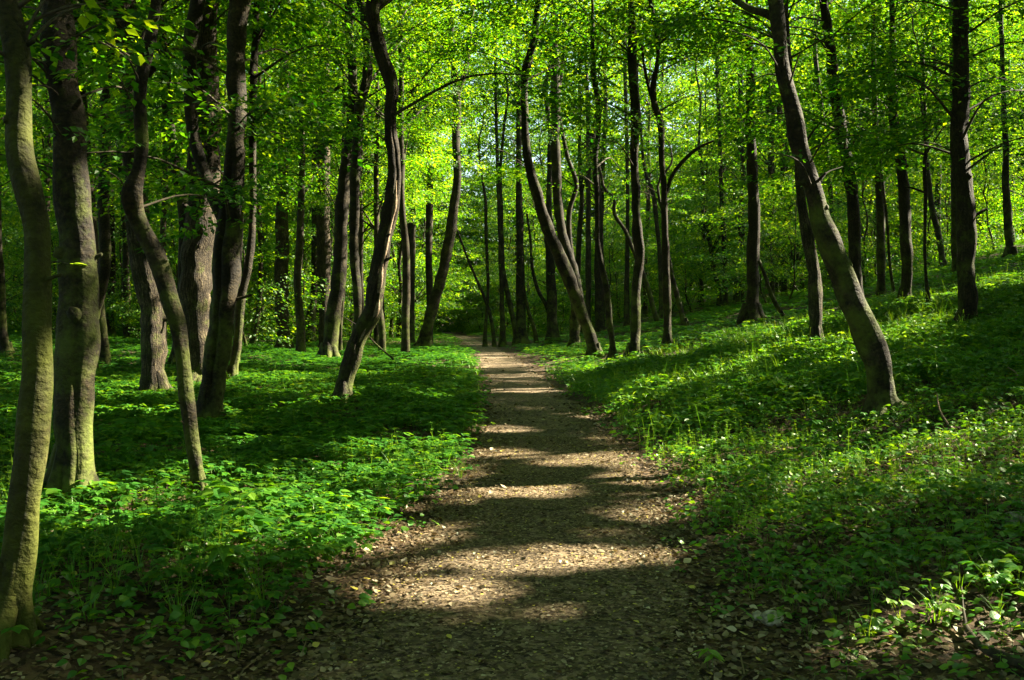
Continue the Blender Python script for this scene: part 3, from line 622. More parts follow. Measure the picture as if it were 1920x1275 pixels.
def tree_Y(d):
    p = d['pts'][0]; Y = d['Y'] or ground_at(p[0], p[1]-2)
    if not d['Y'] and Y > 7: Y = ground_at(p[0], p[1]+.09*F/Y)
    return min(Y, 53)
for px, py, ti, r in [(95,740,0,.03),(90,780,0,.09),(85,830,0,.11),(76,880,0,.07),(60,250,0,.02),(50,1010,0,.02),(155,440,1,.16),(150,400,1,.12),(130,420,1,.08),(168,740,1,.07),(168,830,1,.12),
          (395,400,5,.5),(398,440,5,.6),(395,490,5,.5),(735,400,14,.4),(742,330,14,.4),(725,450,14,.3),(700,540,14,.25),(650,700,14,.2),
          (830,520,15,1.2),(820,560,15,.8),(855,350,15,.8),(1045,430,18,.7),(1050,400,18,.6),(1040,300,18,.6),(1545,560,38,.4),(1548,600,38,.4),(1545,520,38,.3),(540,450,10,1.5),(540,400,10,1.5),(540,560,10,1.5),(540,500,10,1.),(615,100,11,1.5),(615,200,11,1.5),
          (440,600,7,.4),(438,670,7,.3),(445,640,9,.6),(446,570,9,.6),(490,500,8,.8),(490,420,8,.8),(1200,440,20,.4),(1195,560,20,.3),(1825,330,46,.2),(1655,700,37,.12),(1505,250,37,.12),(1600,560,37,.15),(268,380,2,.02),(352,690,2,.02),(285,90,2,.04),(440,200,6,.12),(445,520,6,.12),(285,520,3,.2)]:
    beam(px, py, tree_Y(T[ti]), r)
for idx, d in enumerate(T): build_traced(d, idx)

# ------------------------------------------------------------------ off-frame trees on the sun side whose crowns shade the floor
def shade_tree(x, Y, idx, label, group, H=15, z0=6.0, rad=4.4, n=460, cull=True):
    rng = np.random.default_rng(5000+idx); base = np.array([x, Y, hz(x, Y)])
    zs = np.linspace(-.3, H, 12); w = np.cumsum(rng.normal(0, .14, (12, 2)), axis=0); w[:2] = 0
    P = spline(np.column_stack([w, zs]), 3); r = .17*np.clip(1-P[:, 2]/(H+1), .05, 1)*(1+.5*np.exp(-np.maximum(P[:, 2], 0)/.25))
    e = bpy.data.objects.new('forest_tree', None); COL.objects.link(e); e.location = base
    e['label'] = label; e['category'] = 'tree'; e['group'] = group
    link('trunk', tubes_mesh('trunk', [tube(P, r, 14, .05, idx)], M_BEECH), e)
    def tpa(z): return np.stack([np.interp(z, P[:, 2], P[:, 0]), np.interp(z, P[:, 2], P[:, 1])], -1)
    pos, yaw, pit = crown_points(rng, n, z0, H+1.5, rad, 'egg', tpa)
    B = Batch(); add_sprays(B, pos, yaw, pit, rng.uniform(1.1, 1.7, n), rng, base if cull else None, 2.2)
    c = link('crown', B.mesh('leafy_crown', M_TREE), e)
    link('branches', tubes_mesh('branches', limbs_from(rng, lambda z: np.append(tpa(z), z), pos[:20], .05, 5), M_TWIG), c)
k = 0
LBR = 'tree standing out of view up the slope on the right'
for gx in np.arange(9, 40, 5.4):
    for gy in np.arange(-4, 52, 5.6):
        x = gx+RNG.uniform(-1.6, 1.6); Y = gy+RNG.uniform(-1.6, 1.6)
        if x < .54*Y+3.6: continue
        if x-2.6*Y > 30: continue
        shade_tree(x, Y, k, LBR, 'trees out of view on the right'); k += 1
for (x, Y) in [(-7, 2), (-9, 9.5), (-4.5, -3), (1.5, -5), (6, -2), (-13, 17), (-15, 6), (-9, -6), (-20, 12), (10, 3), (7.5, -7), (-16, 24), (-22, 20), (-2, -9), (-17, -2), (-10, 24), (-26, 30), (-5, 6.5), (-22, 2), (-12, -9), (-28, 16), (-18, 33), (-31, 38)]:
    shade_tree(x, Y, k, 'tree standing out of view beside or behind the viewer on the left', 'trees out of view on the left', z0=7.5, n=230); k += 1

# ------------------------------------------------------------------ background trees
def ok_spot(x, Y, lst, dmin):
    if abs(x-pathx(Y)) < (2.2+.02*Y if Y < 85 else 1.2): return False
    return all((x-a)**2+(Y-b)**2 > dmin*dmin for a, b in lst)
spots = []; rg = np.random.default_rng(77); tries = 0
def region(x, Y):
    u = x/Y*F+960
    if u < 760: return 'left of the path'
    if u < 1130: return 'where the path disappears'
    return 'on the right-hand slope'
def fill(key, count, y0, y1, dmin, sc0, sc1, group, text, side=.56, yc=0):
    c = 0; t = 0
    while c < count and t < count*60:
        t += 1
        Y = math.exp(rg.uniform(math.log(y0), math.log(y1))); x = rg.uniform(-side, side)*Y
        if abs(x/Y) < .2 and Y < yc: continue
        if 0 < x < 34 and Y > 58 and rg.uniform() < (.72 if x < 20 else .45): continue
        if not ok_spot(x, Y, spots, dmin): continue
        spots.append((x, Y)); leafy_tree(key, int(rg.integers(0, 6)), x, Y, rg.uniform(0, 6.28), rg.uniform(sc0, sc1), text+' '+region(x, Y), group+' '+region(x, Y)); c += 1
fill('mid', 170, 50, 110, 1.7, .8, 1.25, 'slender background trees', 'slender leafy tree in the dense sunlit wood', yc=56)
fill('tall', 64, 52, 125, 2.2, .85, 1.1, 'tall background trees', 'tall background tree whose leaves start high up')
fill('low', 100, 40, 105, 1.3, .6, 1.2, 'low leafy young trees', 'low leafy young tree filling the understorey', yc=57)

c_ = 0
while c_ < 16:
    Y = rg.uniform(36, 60); x = rg.uniform(-.55, -.1)*Y
    if not ok_spot(x, Y, spots, 2.4): continue
    spots.append((x, Y)); leafy_tree('tall', int(rg.integers(0, 6)), x, Y, rg.uniform(0, 6.28), rg.uniform(.6, .85), 'tall background tree whose leaves start high up left of the path', 'tall background trees left of the path'); c_ += 1
fill('low', 46, 62, 108, 1.0, .8, 1.3, 'low leafy young trees', 'low leafy young tree filling the understorey', side=.16)

# low young trees up the slope beyond the right edge
c_ = 0
while c_ < 45:
    x = rg.uniform(9, 42); Y = rg.uniform(-16, 44)
    if x < .62*Y+6 or not all((x-a)**2+(Y-b)**2 > 7 for a, b in spots): continue
    spots.append((x, Y)); leafy_tree('low', int(rg.integers(0, 6)), x, Y, rg.uniform(0, 6.28), rg.uniform(.6, .95), 'low leafy tree out of view up the slope on the right', 'young trees out of view on the right'); c_ += 1

# the wood goes on behind the viewer and to the left
c_ = 0
while c_ < 85:
    x = rg.uniform(-48, 34); Y = rg.uniform(-42, 46)
    if x > -.6*Y-5 and Y > -7: continue
    if x > 6 and Y > -9: continue
    if Y > -2 and x > -9: continue
    if abs(x-pathx(Y)) < 2.2 or not all((x-a)**2+(Y-b)**2 > 7 for a, b in spots): continue
    spots.append((x, Y)); leafy_tree('mid' if c_ % 3 else 'low', int(rg.integers(0, 6)), x, Y, rg.uniform(0, 6.28), rg.uniform(.8, 1.2), 'leafy tree out of view behind or left of the viewer', 'trees out of view on the left'); c_ += 1

# the far wood: one mass
B = Batch(); rg = np.random.default_rng(5)
n = 32000
th = rg.uniform(-.62, .62, n); rr = rg.uniform(112, 150, n)
pos = np.stack([np.sin(th)*rr, np.cos(th)*rr, rg.uniform(0, 1, n)**1.1*44], 1); pos[:, 2] += height(pos[:, 0], pos[:, 1])
add_sprays(B, pos, rg.uniform(0, 6.28, n), rg.normal(0, .3, n), rg.uniform(2., 3.2, n), rg, None, 4.6, .05, .6, SPF)
n = 15000; th = rg.uniform(-.3, .3, n); rr = rg.uniform(104, 128, n)
pos = np.stack([np.sin(th)*rr, np.cos(th)*rr, rg.uniform(0, 1, n)*17], 1); pos[:, 2] += height(pos[:, 0], pos[:, 1])
add_sprays(B, pos, rg.uniform(0, 6.28, n), rg.normal(0, .3, n), rg.uniform(1.2, 2., n), rg, None, 3.2, .12, .6, SPF)
link('far_wood', B.mesh('far_wood', M_TREE), kind='stuff', label='bright green mass of far-off woodland closing the view', category='woodland')

# ------------------------------------------------------------------ ground plants
def tpl_goutweed(rng, fine=True, big=1.0):
    parts = []
    nl = rng.integers(3, 6); h0 = rng.uniform(.16, .30)
    for i in range(nl):
        a = i*6.28/nl+rng.uniform(-.5, .5); rch = rng.uniform(.05, .13); h = h0*rng.uniform(.65, 1.1)
        e = np.array([math.cos(a)*rch, math.sin(a)*rch, h])
        v, q = strand([(0, 0, 0), e*np.array([.45, .45, .7]), e], .0016); parts.append((v, q, .5))
        nf = rng.choice([3, 3, 5]); sz = rng.uniform(.065, .105)*big
        for j in range(nf):
            da = (j-(nf-1)/2)*(.95 if nf == 3 else .62); L = sz*(1-.12*abs(j-(nf-1)/2))
            if fine: lv, lq = fine_leaf(1, .33, rng.uniform(.1, .35), .15); lv = lv*L
            else: lv, lq = simple_leaf(L, L*.34, .2)
            lv = rot(lv, a+da+rng.normal(0, .1), rng.uniform(-.25, .12), rng.normal(0, .2)) + e
            parts.append((lv, lq, float(np.clip(rng.normal(.42, .15), 0, 1))))
    return join(parts)
def tpl_cleavers(rng, fine=True):
    parts = []; h = rng.uniform(.22, .42); bend = rng.normal(0, .05, 2)
    pt = lambda t: np.array([bend[0]*t*t, bend[1]*t*t, h*t])
    v, q = strand([pt(0), pt(.5), pt(1)], .0018); parts.append((v, q, .6))
    for k in range(5 if fine else 3):
        t = .3+.7*k/(4 if fine else 2); c = pt(t); n_ = 6 if fine else 4
        for j in range(n_):
            L = rng.uniform(.025, .05)*(1.25-.5*t); a = j*6.28/n_+k
            lv, lq = simple_leaf(L, L*.17, -.1); parts.append((rot(lv, a, rng.uniform(-.2, .4))+c, lq, .75))
    return join(parts)
def tpl_grass(rng, nb=11):
    parts = []
    for k in range(nb):
        a = rng.uniform(0, 6.28); L = rng.uniform(.12, .3); c = rng.uniform(.2, .7); w = rng.uniform(.002, .0045)
        d = np.array([math.cos(a), math.sin(a), 0]); sdir = np.array([-math.sin(a), math.cos(a), 0]); b = d*rng.uniform(0, .03)
        V = []
        for t in (0, .35, .7, 1): p = b+d*L*c*t*t+np.array([0, 0, L*(t-.35*c*t*t)]); ww = w*(1-t*.95); V += [p-sdir*ww, p+sdir*ww]
        parts.append((np.array(V), np.array([(0, 1, 3, 2), (2, 3, 5, 4), (4, 5, 7, 6)]), float(rng.uniform(.4, .9))))
    return join(parts)
def tpl_low(rng, fine=True, nl=7):
    parts = []
    for k in range(nl):
        a = rng.uniform(0, 6.28); rch = rng.uniform(.02, .12); h = rng.uniform(.02, .1); L = rng.uniform(.03, .06)
        if fine: lv, lq = fine_leaf(1, .42, .25, .12); lv = lv*L
        else: lv, lq = simple_leaf(L*1.15, L*.48)
        parts.append((rot(lv, a+rng.normal(0, .6), rng.uniform(-.3, .3), rng.normal(0, .3))+np.array([math.cos(a)*rch, math.sin(a)*rch, h]), lq, float(rng.uniform(.1, .8))))
    return join(parts)
rg = np.random.default_rng(31)
GW = [tpl_goutweed(rg) for _ in range(9)]; GWs = [tpl_goutweed(rg, False, 1.25) for _ in range(9)]
CL = [tpl_cleavers(rg) for _ in range(5)]; CLs = [tpl_cleavers(rg, False) for _ in range(4)]
GR = [tpl_grass(rg) for _ in range(6)]; LO = [tpl_low(rg) for _ in range(6)]; LOs = [tpl_low(rg, False) for _ in range(6)]
def nz(x, y, s, o): return .5+.25*(np.sin(x*s*1.3+y*s*.7+o)+np.sin(y*s*1.7-x*s*.6+o*2.1))*1.0+.12*np.sin(x*s*3.1+y*s*2.7+o*3)
def sample(n, y0, y1, side):
    """random floor points in the band, uniform per area"""
    Y = np.sqrt(rg.uniform(y0*y0, y1*y1, n)); x = rg.uniform(-.56, .56, n)*(Y+1.2)
    d = np.abs(x-pathx(Y))-pathw(Y)
    m = (x < pathx(Y)) if side < 0 else (x > pathx(Y))
    return x[m], Y[m], d[m]
def cover(B, tpls, n, y0, y1, side, dens, s0, s1, tt=0., zs=1.):
    x, Y, d = sample(n, y0, y1, side)
    p = dens(x, Y, d); m = rg.uniform(size=len(x)) < p; x, Y = x[m], Y[m]
    pos = np.stack([x, Y, height(x, Y)-.005], 1); idx = rg.integers(0, len(tpls), len(x))
    for t in range(len(tpls)):
        ii = idx == t; c = int(ii.sum())
        B.scatter(tpls[t], pos[ii], rg.uniform(0, 6.28, c), rg.uniform(s0, s1, c), rg.normal(0, .12, (c, 2)), rg.normal(tt, .13, c), zs=zs)
def edgef(d, a, b): return np.clip((d-a)/(b-a), 0, 1)
# left bank: broad-leaved carpet, bare litter in front and along the path
front = lambda x, Y: np.clip((Y-4.55-.35*np.sin(x*2))/.8, 0.06, 1)
Lb = Batch()
dl = lambda x, Y, d: edgef(d+.22*(nz(x, Y, 2.1, 1)-.5), .02+.28*np.clip((11-Y)/5, 0, 1), .55)*front(x, Y)*np.clip(.25+nz(x, Y, 1.1, 3), 0, 1)
cover(Lb, GW, 9500, 3.6, 11, -1, dl, .5, 1.0, zs=.85)
cover(Lb, GWs, 30000, 11, 24, -1, dl, .6, 1.1, zs=.8)
cover(Lb, GWs, 28000, 24, 48, -1, dl, 1.0, 1.7, -.2, .5)  # leaf tint darkened in this band to stand in for missing canopy shade
cover(Lb, GWs, 16000, 48, 110, -1, dl, 2.0, 3.2, .05, .25)
cover(Lb, [tpl_goutweed(rg, True, 1.5) for _ in range(5)], 170, 4.6, 14, -1, lambda x, Y, d: edgef(d, .35, .8)*.7*front(x, Y), .9, 1.35)
cover(Lb, LO, 5000, 3.4, 10, -1, lambda x, Y, d: edgef(d, .0, .8)*.7*nz(x, Y, 1.7, 5), .8, 1.3)
link('broadleaf_plants', Lb.mesh('broadleaf_plants', M_HERB), kind='stuff', label='carpet of broad-leaved green woodland plants left of the path', category='undergrowth')
Rb = Batch()
frontR = lambda x, Y: np.clip((Y-3.9+.5*(x-1.2))/1.6, .10, 1)
dr = lambda x, Y, d: edgef(d+.35*(nz(x, Y, 2.1, 1)-.5), .12+.2*np.clip((11-Y)/5, 0, 1), 1.15)*frontR(x, Y)*np.clip(-.05+nz(x, Y, 1.0, 6), 0, 1)
cover(Rb, GW, 5200, 3.6, 11, 1, dr, .42, .78, .1)  # tint offset paints sun-patch brightness into near and middle right-hand leaves
cover(Rb, [tpl_goutweed(rg, True, 1.5) for _ in range(5)], 160, 5.5, 16, 1, lambda x, Y, d: edgef(d, .5, 1.2)*.7, .7, 1.1, .05)
cover(Rb, GWs, 20000, 11, 24, 1, dr, .6, 1.05, .08)
cover(Rb, GWs, 24000, 24, 48, 1, dr, 1.0, 1.6, zs=.6)
cover(Rb, GWs, 16000, 48, 110, 1, dr, 2.0, 3.2, .05, .3)
dlo = lambda x, Y, d: edgef(d+.3*(nz(x, Y, 2.1, 1)-.5), .0, .9)*np.clip(.35+nz(x, Y, 1.6, 2), 0, 1)*np.clip(frontR(x, Y)+.15, 0, 1)
cover(Rb, LO, 8500, 3.4, 12, 1, dlo, .7, 1.2, .08)
cover(Rb, LOs, 24000, 12, 26, 1, dlo, 1.1, 1.8)
link('mixed_plants', Rb.mesh('mixed_plants', M_HERB), kind='stuff', label='patchy low green plants right of the path', category='undergrowth')
Gb = Batch()
cover(Gb, CL, 1500, 4.5, 11, -1, lambda x, Y, d: edgef(d, .1, .4)*(nz(x, Y, .9, 8) > .6)*.9, .8, 1.2)
cover(Gb, CL, 4200, 4.2, 11, 1, lambda x, Y, d: edgef(d, .15, .5)*(nz(x, Y, 1.1, 4) > .5)*.8, .45, .85)
cover(Gb, CLs, 9000, 11, 26, 1, lambda x, Y, d: edgef(d, .1, .4)*(nz(x, Y, 1.1, 4) > .45)*.8, .9, 1.4)
cover(Gb, CLs, 5000, 11, 26, -1, lambda x, Y, d: edgef(d, .1, .4)*(nz(x, Y, .9, 8) > .65)*.7, .9, 1.3)
cover(Gb, GR, 2600, 4.6, 12, 1, lambda x, Y, d: edgef(d, .25, .8)*nz(x, Y, .8, 1)*.9, .4, .8)
cover(Gb, GR, 9000, 12, 28, 1, lambda x, Y, d: edgef(d, .1, .6)*nz(x, Y, .8, 1), .9, 1.5)
cover(Gb, GR, 1500, 4.5, 12, -1, lambda x, Y, d: edgef(d, .1, .3)*(nz(x, Y, .9, 8) > .55)*.8, .7, 1.1)
cover(Gb, GR, 5000, 12, 40, -1, lambda x, Y, d: (d < .9)*.8*edgef(d, .0, .2), .8, 1.5)
link('grass', Gb.mesh('grass', M_HERB), kind='stuff', label='thin grass and whorled bedstraw stems among the plants', category='grass')
# leafy bushes low in the middle distance
# leaf litter
def tpl_dead(rng, lob):
    c = rng.uniform(-.5, .6); V, Q = fine_leaf(1, .36 if not lob else .42, c, rng.uniform(-.4, .5))
    V = V - np.array([.5, 0, 0]); V[:, 2] += .08 - min(V[:, 2].min(), 0)*.9
    V = rot(V, 0, rng.normal(0, .22), rng.normal(0, .3)); V[:, 2] -= V[:, 2].min()-.02
    return V, Q, np.zeros(len(Q))
DL = [tpl_dead(rg, k % 2) for k in range(12)]
Lt = Batch()
def litter(n, y0, y1, dens, s0, s1, t0=.42):
    Y = np.sqrt(rg.uniform(y0*y0, y1*y1, n)); x = rg.uniform(-.56, .56, n)*(Y+1.2); d = np.abs(x-pathx(Y))-pathw(Y)
    m = rg.uniform(size=n) < dens(x, Y, d); x, Y, d = x[m], Y[m], d[m]
    z = height(x, Y)+np.where(d < 0, .018, .006); pos = np.stack([x, Y, z], 1); idx = rg.integers(0, len(DL), len(x))
    for t in range(len(DL)):
        ii = idx == t; c = int(ii.sum())
        Lt.scatter(DL[t], pos[ii], rg.uniform(0, 6.28, c), rg.uniform(s0, s1, c)*rg.uniform(.6, 1.2, c), None, np.clip(rg.normal(t0, .24, c), 0, 1))
ld = lambda x, Y, d: np.clip(.10+.9*np.exp(-((d-.15)/.38)**2) + (d > .4)*.5, 0, 1)
litter(60000, 3.2, 9, ld, .016, .045)
litter(9000, 3.2, 10, lambda x, Y, d: np.clip(.02+(d > 0)*.42, 0, 1), .034, .060, .5)
litter(40000, 9, 18, lambda x, Y, d: np.clip(.14+.9*np.exp(-((d-.1)/.35)**2), 0, 1)*(d < 1.6), .03, .065)
litter(16000, 18, 42, lambda x, Y, d: np.clip(.1+.7*np.exp(-((d-.05)/.3)**2), 0, 1)*(d < 1.), .05, .1)
n = 2600; Y = np.sqrt(rg.uniform(3.3**2, 16**2, n)); x = rg.uniform(-.56, .56, n)*(Y+1.2); d = np.abs(x-pathx(Y))-pathw(Y); m = rg.uniform(size=n) < np.where(d > 0, .9, .12); x, Y = x[m], Y[m]
for v_ in range(4):
    sv, sq = strand([(0, 0, .01), (.08, .01*v_, .02), (.17, .03-.02*v_, .015+.01*v_), (.26, .02*v_, .02)], .0028); ii = np.arange(len(x)) % 4 == v_
    Lt.scatter((sv, sq, np.zeros(len(sq))), np.stack([x[ii], Y[ii], height(x[ii], Y[ii])+.012], 1), rg.uniform(0, 6.28, ii.sum()), rg.uniform(.4, 1.6, ii.sum()), None, np.clip(rg.normal(.3, .2, ii.sum()), 0, .8))
link('leaf_litter', Lt.mesh('leaf_litter', M_LITTER), kind='stuff', label='dry brown fallen leaves along and beside the path', category='leaf litter')
# path grit and bark crumbs
Gt = Batch(); n = 60000
Y = np.sqrt(rg.uniform(9, 13*13, n)); x = pathx(Y)+rg.uniform(-1.05, 1.05, n)*pathw(Y)
ct = np.array([(-.5, -.35, 0), (.5, -.25, 0), (.45, .3, .12), (-.4, .35, .22)]); 
Gt.scatter((ct, np.array([(0, 1, 2, 3)]), np.zeros(1)), np.stack([x, Y, height(x, Y)+.02], 1), rg.uniform(0, 6.28, n), rg.uniform(.004, .020, n), None, np.clip(rg.normal(.55, .25, n), 0, 1))
link('bark_crumbs', Gt.mesh('bark_crumbs', M_LITTER), kind='stuff', label='fine crumbled bark and leaf bits trodden into the path', category='leaf litter')

# ------------------------------------------------------------------ single things on the floor
def at(px, py):
    Y = ground_at(px, py); x = (px-960)/F*Y; return np.array([x, Y, hz(x, Y)])
def stick(name, label, pts, r0, r1, mat, cat='stick', Y=None, dys=None):
    Y = Y or ground_at(pts[-1][0], pts[-1][1]); P = []
    for k, (a, b) in enumerate(pts):
        y_ = Y+(dys[k] if dys else 0); P.append(((a-960)/F*y_, y_, EYE+(HZ-b)/F*y_))
    P = np.array(P); b0 = P[-1].copy(); b0[2] = hz(b0[0], b0[1]); Q_ = spline(P-b0, 5)
    o = link(name, tubes_mesh(name, [tube(Q_, np.linspace(r0, r1, len(Q_)), 8, .1, 3)], mat), None, b0, label=label, category=cat)
    return o
stick('twig', 'pale curved twig sticking up from the plants below the massive leaning trunk', [(1757, 738), (1758, 752), (1763, 772), (1774, 790), (1784, 804)], .006, .012, M_WOOD)
stick('dead_sapling', 'thin dark dead sapling leaning left, just right of the flared black trunk', [(1423, 488), (1436, 522), (1448, 556), (1468, 592)], .05, .08, M_DARK, 'sapling', Y=30)
stick('dead_branch', 'bare fallen branch slanting down from the crooked split trunk', [(640, 592), (672, 612), (705, 645), (738, 674)], .012, .03, M_DARK, 'branch', Y=30)
def lying(name, label, pix, rads, mat, cat='branch', lift=.02, extra=()):
    P = np.array([at(*p) for p in pix]); P[:, 2] += lift+np.array(rads); b0 = P[0].copy(); b0[2] = hz(P[0][0], P[0][1])
    Q_ = spline(np.column_stack([P-b0, rads]), 6)
    parts = [tube(Q_[:, :3], Q_[:, 3], 12, .12, 4)]
    for ex in extra:
        E = np.array([at(*p[:2])+np.array([0, 0, p[2]]) for p in ex])-b0; E = spline(E, 5); parts.append(tube(E, np.linspace(.008, .003, len(E)), 6, .1, 5))
    return link(name, tubes_mesh(name, parts, mat), None, b0, label=label, category=cat)
lying('fallen_branch', 'crooked dark fallen branch in the bottom right corner', [(1808, 1182), (1822, 1208), (1850, 1236), (1885, 1252), (1935, 1272)], [.010, .016, .018, .02, .022], M_TWIG, extra=[[(1812, 1190, .03), (1806, 1165, .06), (1803, 1140, .10)]])
lying('fallen_stick', 'short straight brown stick lying among plants above the pale stone', [(1470, 1040), (1490, 1062), (1515, 1082)], [.006, .007, .006], M_TWIG, 'stick', .03)
lying('stick', 'thin pale stick lying in the grass at the right edge of the litter', [(1482, 998), (1500, 1004), (1514, 1012)], [.005, .006, .005], M_WOOD, 'stick', .05)
lying('thin_stick', 'thin dark stick lying across the shaded middle of the path', [(1000, 958), (1030, 962), (1062, 957)], [.004, .005, .004], M_TWIG, 'stick', .02)
lying('pale_twig', 'forked pale twig poking out at the right edge of the view', [(1890, 716), (1902, 724), (1905, 742)], [.006, .006, .005], M_WOOD, 'stick', .15)
def stone(name, label, px, py, r, sq, seed):
    rng = np.random.default_rng(seed); nu, nv = 22, 12
    u = np.linspace(0, 2*math.pi, nu, endpoint=False); v = np.linspace(.02, math.pi-.02, nv); U, Vv = np.meshgrid(u, v, indexing='ij')
    D = np.stack([np.sin(Vv)*np.cos(U), np.sin(Vv)*np.sin(U), np.cos(Vv)], -1); rad = np.ones(U.shape)
    for _ in range(11):
        d = norm(rng.normal(size=3)); rad = np.minimum(rad, rng.uniform(.68, .95)/np.maximum(D@d, .05))
    V = D*np.minimum(rad, 1.1)[..., None]*r*np.array(sq); i, k = np.meshgrid(np.arange(nu), np.arange(nv-1), indexing='ij'); j = (i+1) % nu
    Q = np.stack([i*nv+k, i*nv+k+1, j*nv+k+1, j*nv+k], -1)
    p = at(px, py); p[2] += r*sq[2]*.5
    return link(name, quad_mesh(name, V, Q, None, M_STONE), None, p, label=label, category='stone')
stone('stone', 'pale rounded stone in the leaf litter at lower right', 1447, 1172, .058, (1.1, .8, .85), 9)
stone('small_stone', 'small pale stone beside the bigger pale stone at lower right', 1420, 1162, .036, (.8, .8, .9), 2)
stone('stone', 'half-buried grey stone at the right edge among plants', 1908, 980, .07, (1.3, .9, .7), 3)

def plant(name, label, px, py, tpls, scale, mat, hgt=None, cat='plant', seed=0):
    rng = np.random.default_rng(seed); B = Batch(); p = at(px, py); n = len(tpls)
    for k, t in enumerate(tpls):
        B.scatter(t, rng.normal(0, .03 if n > 1 else 0, (1, 3))*np.array([1, 1, 0]), np.array([rng.uniform(0, 6.28)]), np.array([scale*rng.uniform(.85, 1.15)]), None, np.array([.1]))
    V, Q, Tn = B.arrays(); e = bpy.data.objects.new(name, None); COL.objects.link(e); e.location = p; e['label'] = label; e['category'] = cat
    if n == 1:
        pass
    Vq = V[Q].reshape(len(Q), 4, 3); ar = np.linalg.norm(np.cross(Vq[:, 2]-Vq[:, 0], Vq[:, 3]-Vq[:, 1]), axis=1)
    # stems are the ribbons laid down by strand(): constant width
    w = np.linalg.norm(Vq[:, 0]-Vq[:, 1], axis=1); st = np.abs(w-.0032*scale) < .0012*scale
    for nm, m, mt in (('leaves', ~st, mat), ('stem', st, M_STEM)):
        if m.any():
            q = Q[m]; u, inv = np.unique(q, return_inverse=True); link(nm, quad_mesh(nm, V[u], inv.reshape(-1, 4), Tn[m], mt), e)
rg = np.random.default_rng(99)
def tpl_tall(rng, h, whorls, L):
    parts = []; v, q = strand([(0, 0, 0), (.01, 0, h*.5), (.015, .01, h)], .0016); parts.append((v, q, .7))
    for k in range(whorls):
        t = .35+.65*k/(whorls-1)
        for j in range(7):
            l = L*(1.2-.6*t); lv, lq = fine_leaf(1, .16, .05, .1); parts.append((rot(lv*l, j*.9+k*.4, rng.uniform(-.5, .1))+np.array([.015*t, .01*t, h*t]), lq, .8))
    return join(parts)
def tpl_palm(rng, h, L, nl=7):
    parts = []; v, q = strand([(0, 0, 0), (.0, .0, h)], .0016); parts.append((v, q, .5))
    for j in range(nl):
        lv, lq = fine_leaf(1, .2, .32, .15); parts.append((rot(lv*L*rng.uniform(.85, 1.1), j*6.28/nl+rng.normal(0, .15), rng.uniform(-.25, .05), rng.normal(0, .15))+np.array([0, 0, h]), lq, .5))
    return join(parts)
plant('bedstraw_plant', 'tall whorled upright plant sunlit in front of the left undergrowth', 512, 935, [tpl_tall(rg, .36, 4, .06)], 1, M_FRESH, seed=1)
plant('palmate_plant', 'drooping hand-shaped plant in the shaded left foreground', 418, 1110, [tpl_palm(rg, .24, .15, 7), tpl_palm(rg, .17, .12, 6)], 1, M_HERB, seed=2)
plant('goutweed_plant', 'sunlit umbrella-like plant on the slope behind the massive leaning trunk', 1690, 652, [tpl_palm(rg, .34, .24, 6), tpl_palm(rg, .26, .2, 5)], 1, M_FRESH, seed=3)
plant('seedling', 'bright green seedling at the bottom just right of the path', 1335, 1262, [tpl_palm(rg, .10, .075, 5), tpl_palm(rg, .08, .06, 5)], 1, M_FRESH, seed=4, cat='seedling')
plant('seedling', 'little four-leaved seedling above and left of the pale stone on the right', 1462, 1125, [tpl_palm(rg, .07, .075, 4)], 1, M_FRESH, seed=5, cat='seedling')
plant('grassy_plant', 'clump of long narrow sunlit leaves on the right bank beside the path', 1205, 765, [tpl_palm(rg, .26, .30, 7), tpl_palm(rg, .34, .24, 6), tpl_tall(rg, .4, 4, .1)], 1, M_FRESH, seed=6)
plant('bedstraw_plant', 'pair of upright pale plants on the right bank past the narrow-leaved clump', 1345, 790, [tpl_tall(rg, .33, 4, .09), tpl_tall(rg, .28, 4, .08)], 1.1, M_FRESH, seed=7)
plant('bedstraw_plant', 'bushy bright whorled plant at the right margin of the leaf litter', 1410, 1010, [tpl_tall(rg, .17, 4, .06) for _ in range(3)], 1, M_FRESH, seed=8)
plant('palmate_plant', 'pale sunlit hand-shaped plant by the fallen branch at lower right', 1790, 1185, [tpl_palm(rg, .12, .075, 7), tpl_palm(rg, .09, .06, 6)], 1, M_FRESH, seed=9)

# bright leaf sprig in front of the seamed trunk
Y = 7.5; c = np.array([(130-960)/F*Y, Y, EYE+(HZ-495)/F*Y]); pr = []
for (dx, dy, dz, yw) in [(-.06, 0, 0, 3.3), (0, 0, 0, 0.1), (.04, -.02, .005, .5), (-.02, .02, .01, 2.6)]:
    lv, lq = fine_leaf(1, .36, .2, .1); pr.append((rot(lv*.10, yw, .05)+np.array([dx, dy, dz]), lq, .9))
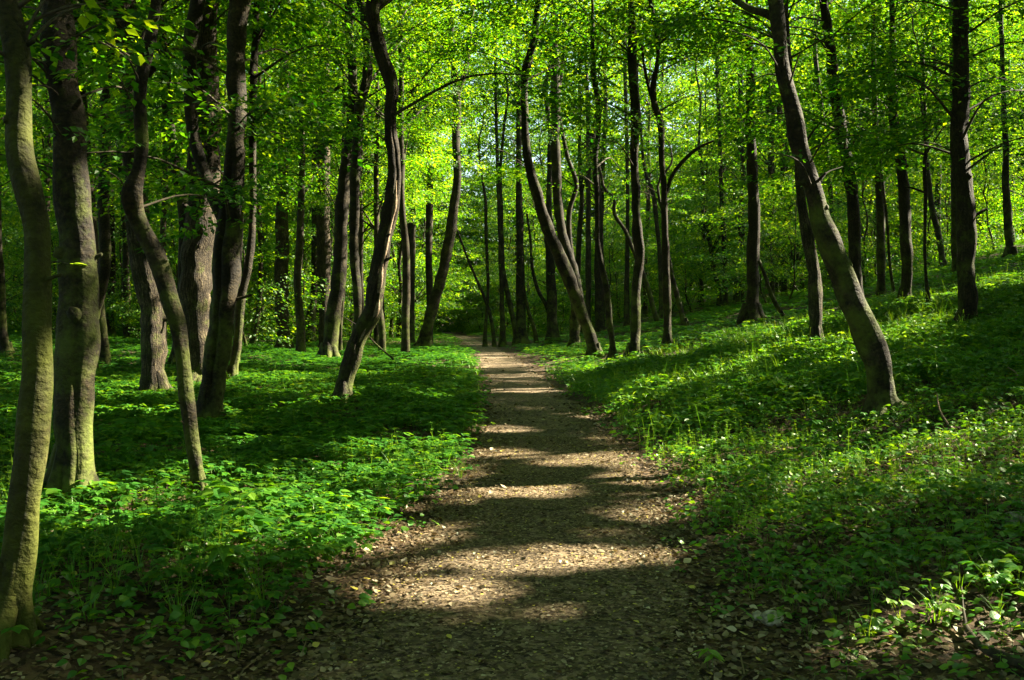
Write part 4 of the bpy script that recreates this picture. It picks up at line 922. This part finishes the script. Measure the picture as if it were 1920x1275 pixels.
# it grows on a thin arching sapling rooted left of the frame bottom
e = bpy.data.objects.new('sapling', None); COL.objects.link(e); bx, bY = -3.62, 7.9; bz = hz(bx, bY); e.location = (bx, bY, bz)
e['label'] = 'thin sapling in front of the thick seamed trunk, bearing one sunlit yellow-green sprig'; e['category'] = 'sapling'
o_ = np.array([bx, bY, bz]); st = spline([np.array([0, 0, -.05]), np.array([-.05, -.1, .9]), np.array([.02, -.2, 1.6]), c-o_+np.array([-.1, 0, .02]), c-o_], 6)
link('stem', tubes_mesh('stem', [tube(st, np.linspace(.009, .003, len(st)), 6, .1, 2)], M_TWIG), e)
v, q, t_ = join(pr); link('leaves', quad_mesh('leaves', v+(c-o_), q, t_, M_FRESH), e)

# ------------------------------------------------------------------ light, sky, camera
w = bpy.data.worlds.new('World'); SC.world = w; w.use_nodes = True; nt = w.node_tree
bg = nt.nodes.get('Background'); sky = nt.nodes.new('ShaderNodeTexSky'); sky.sky_type = 'NISHITA'; sky.sun_disc = False
sky.sun_elevation = SUN_EL; sky.sun_rotation = SUN_AZ
sky.air_density = 1.0; sky.dust_density = 1.5
nt.links.new(sky.outputs[0], bg.inputs[0]); bg.inputs[1].default_value = .05
l = bpy.data.lights.new('sun', 'SUN'); l.energy = 5.0; l.angle = R(.53); l.color = (1, .92, .76)
lo = bpy.data.objects.new('sun', l); COL.objects.link(lo)
from mathutils import Vector
lo.rotation_euler = Vector(tuple(-S)).to_track_quat('-Z', 'Y').to_euler(); lo.location = (30, 20, 40)
cam = bpy.data.cameras.new('camera'); co = bpy.data.objects.new('camera', cam); COL.objects.link(co); SC.camera = co
co.location = (0, 0, EYE); co.rotation_euler = (R(90), 0, 0)
cam.sensor_width = 36; cam.lens = 36*F/1920; cam.shift_y = -(637.5-HZ)/1920; cam.clip_end = 2000; cam.clip_start = .05
cam.dof.use_dof = False
SC.view_settings.view_transform = 'Standard'; SC.view_settings.look = 'None'; SC.view_settings.exposure = 3.1; SC.view_settings.gamma = 1
SC.view_settings.use_white_balance = True; SC.view_settings.white_balance_temperature = 6900; SC.view_settings.white_balance_tint = 6
c = SC.cycles
c.max_bounces = 6; c.diffuse_bounces = 2; c.glossy_bounces = 1; c.transmission_bounces = 4; c.transparent_max_bounces = 4
c.caustics_reflective = False; c.caustics_refractive = False
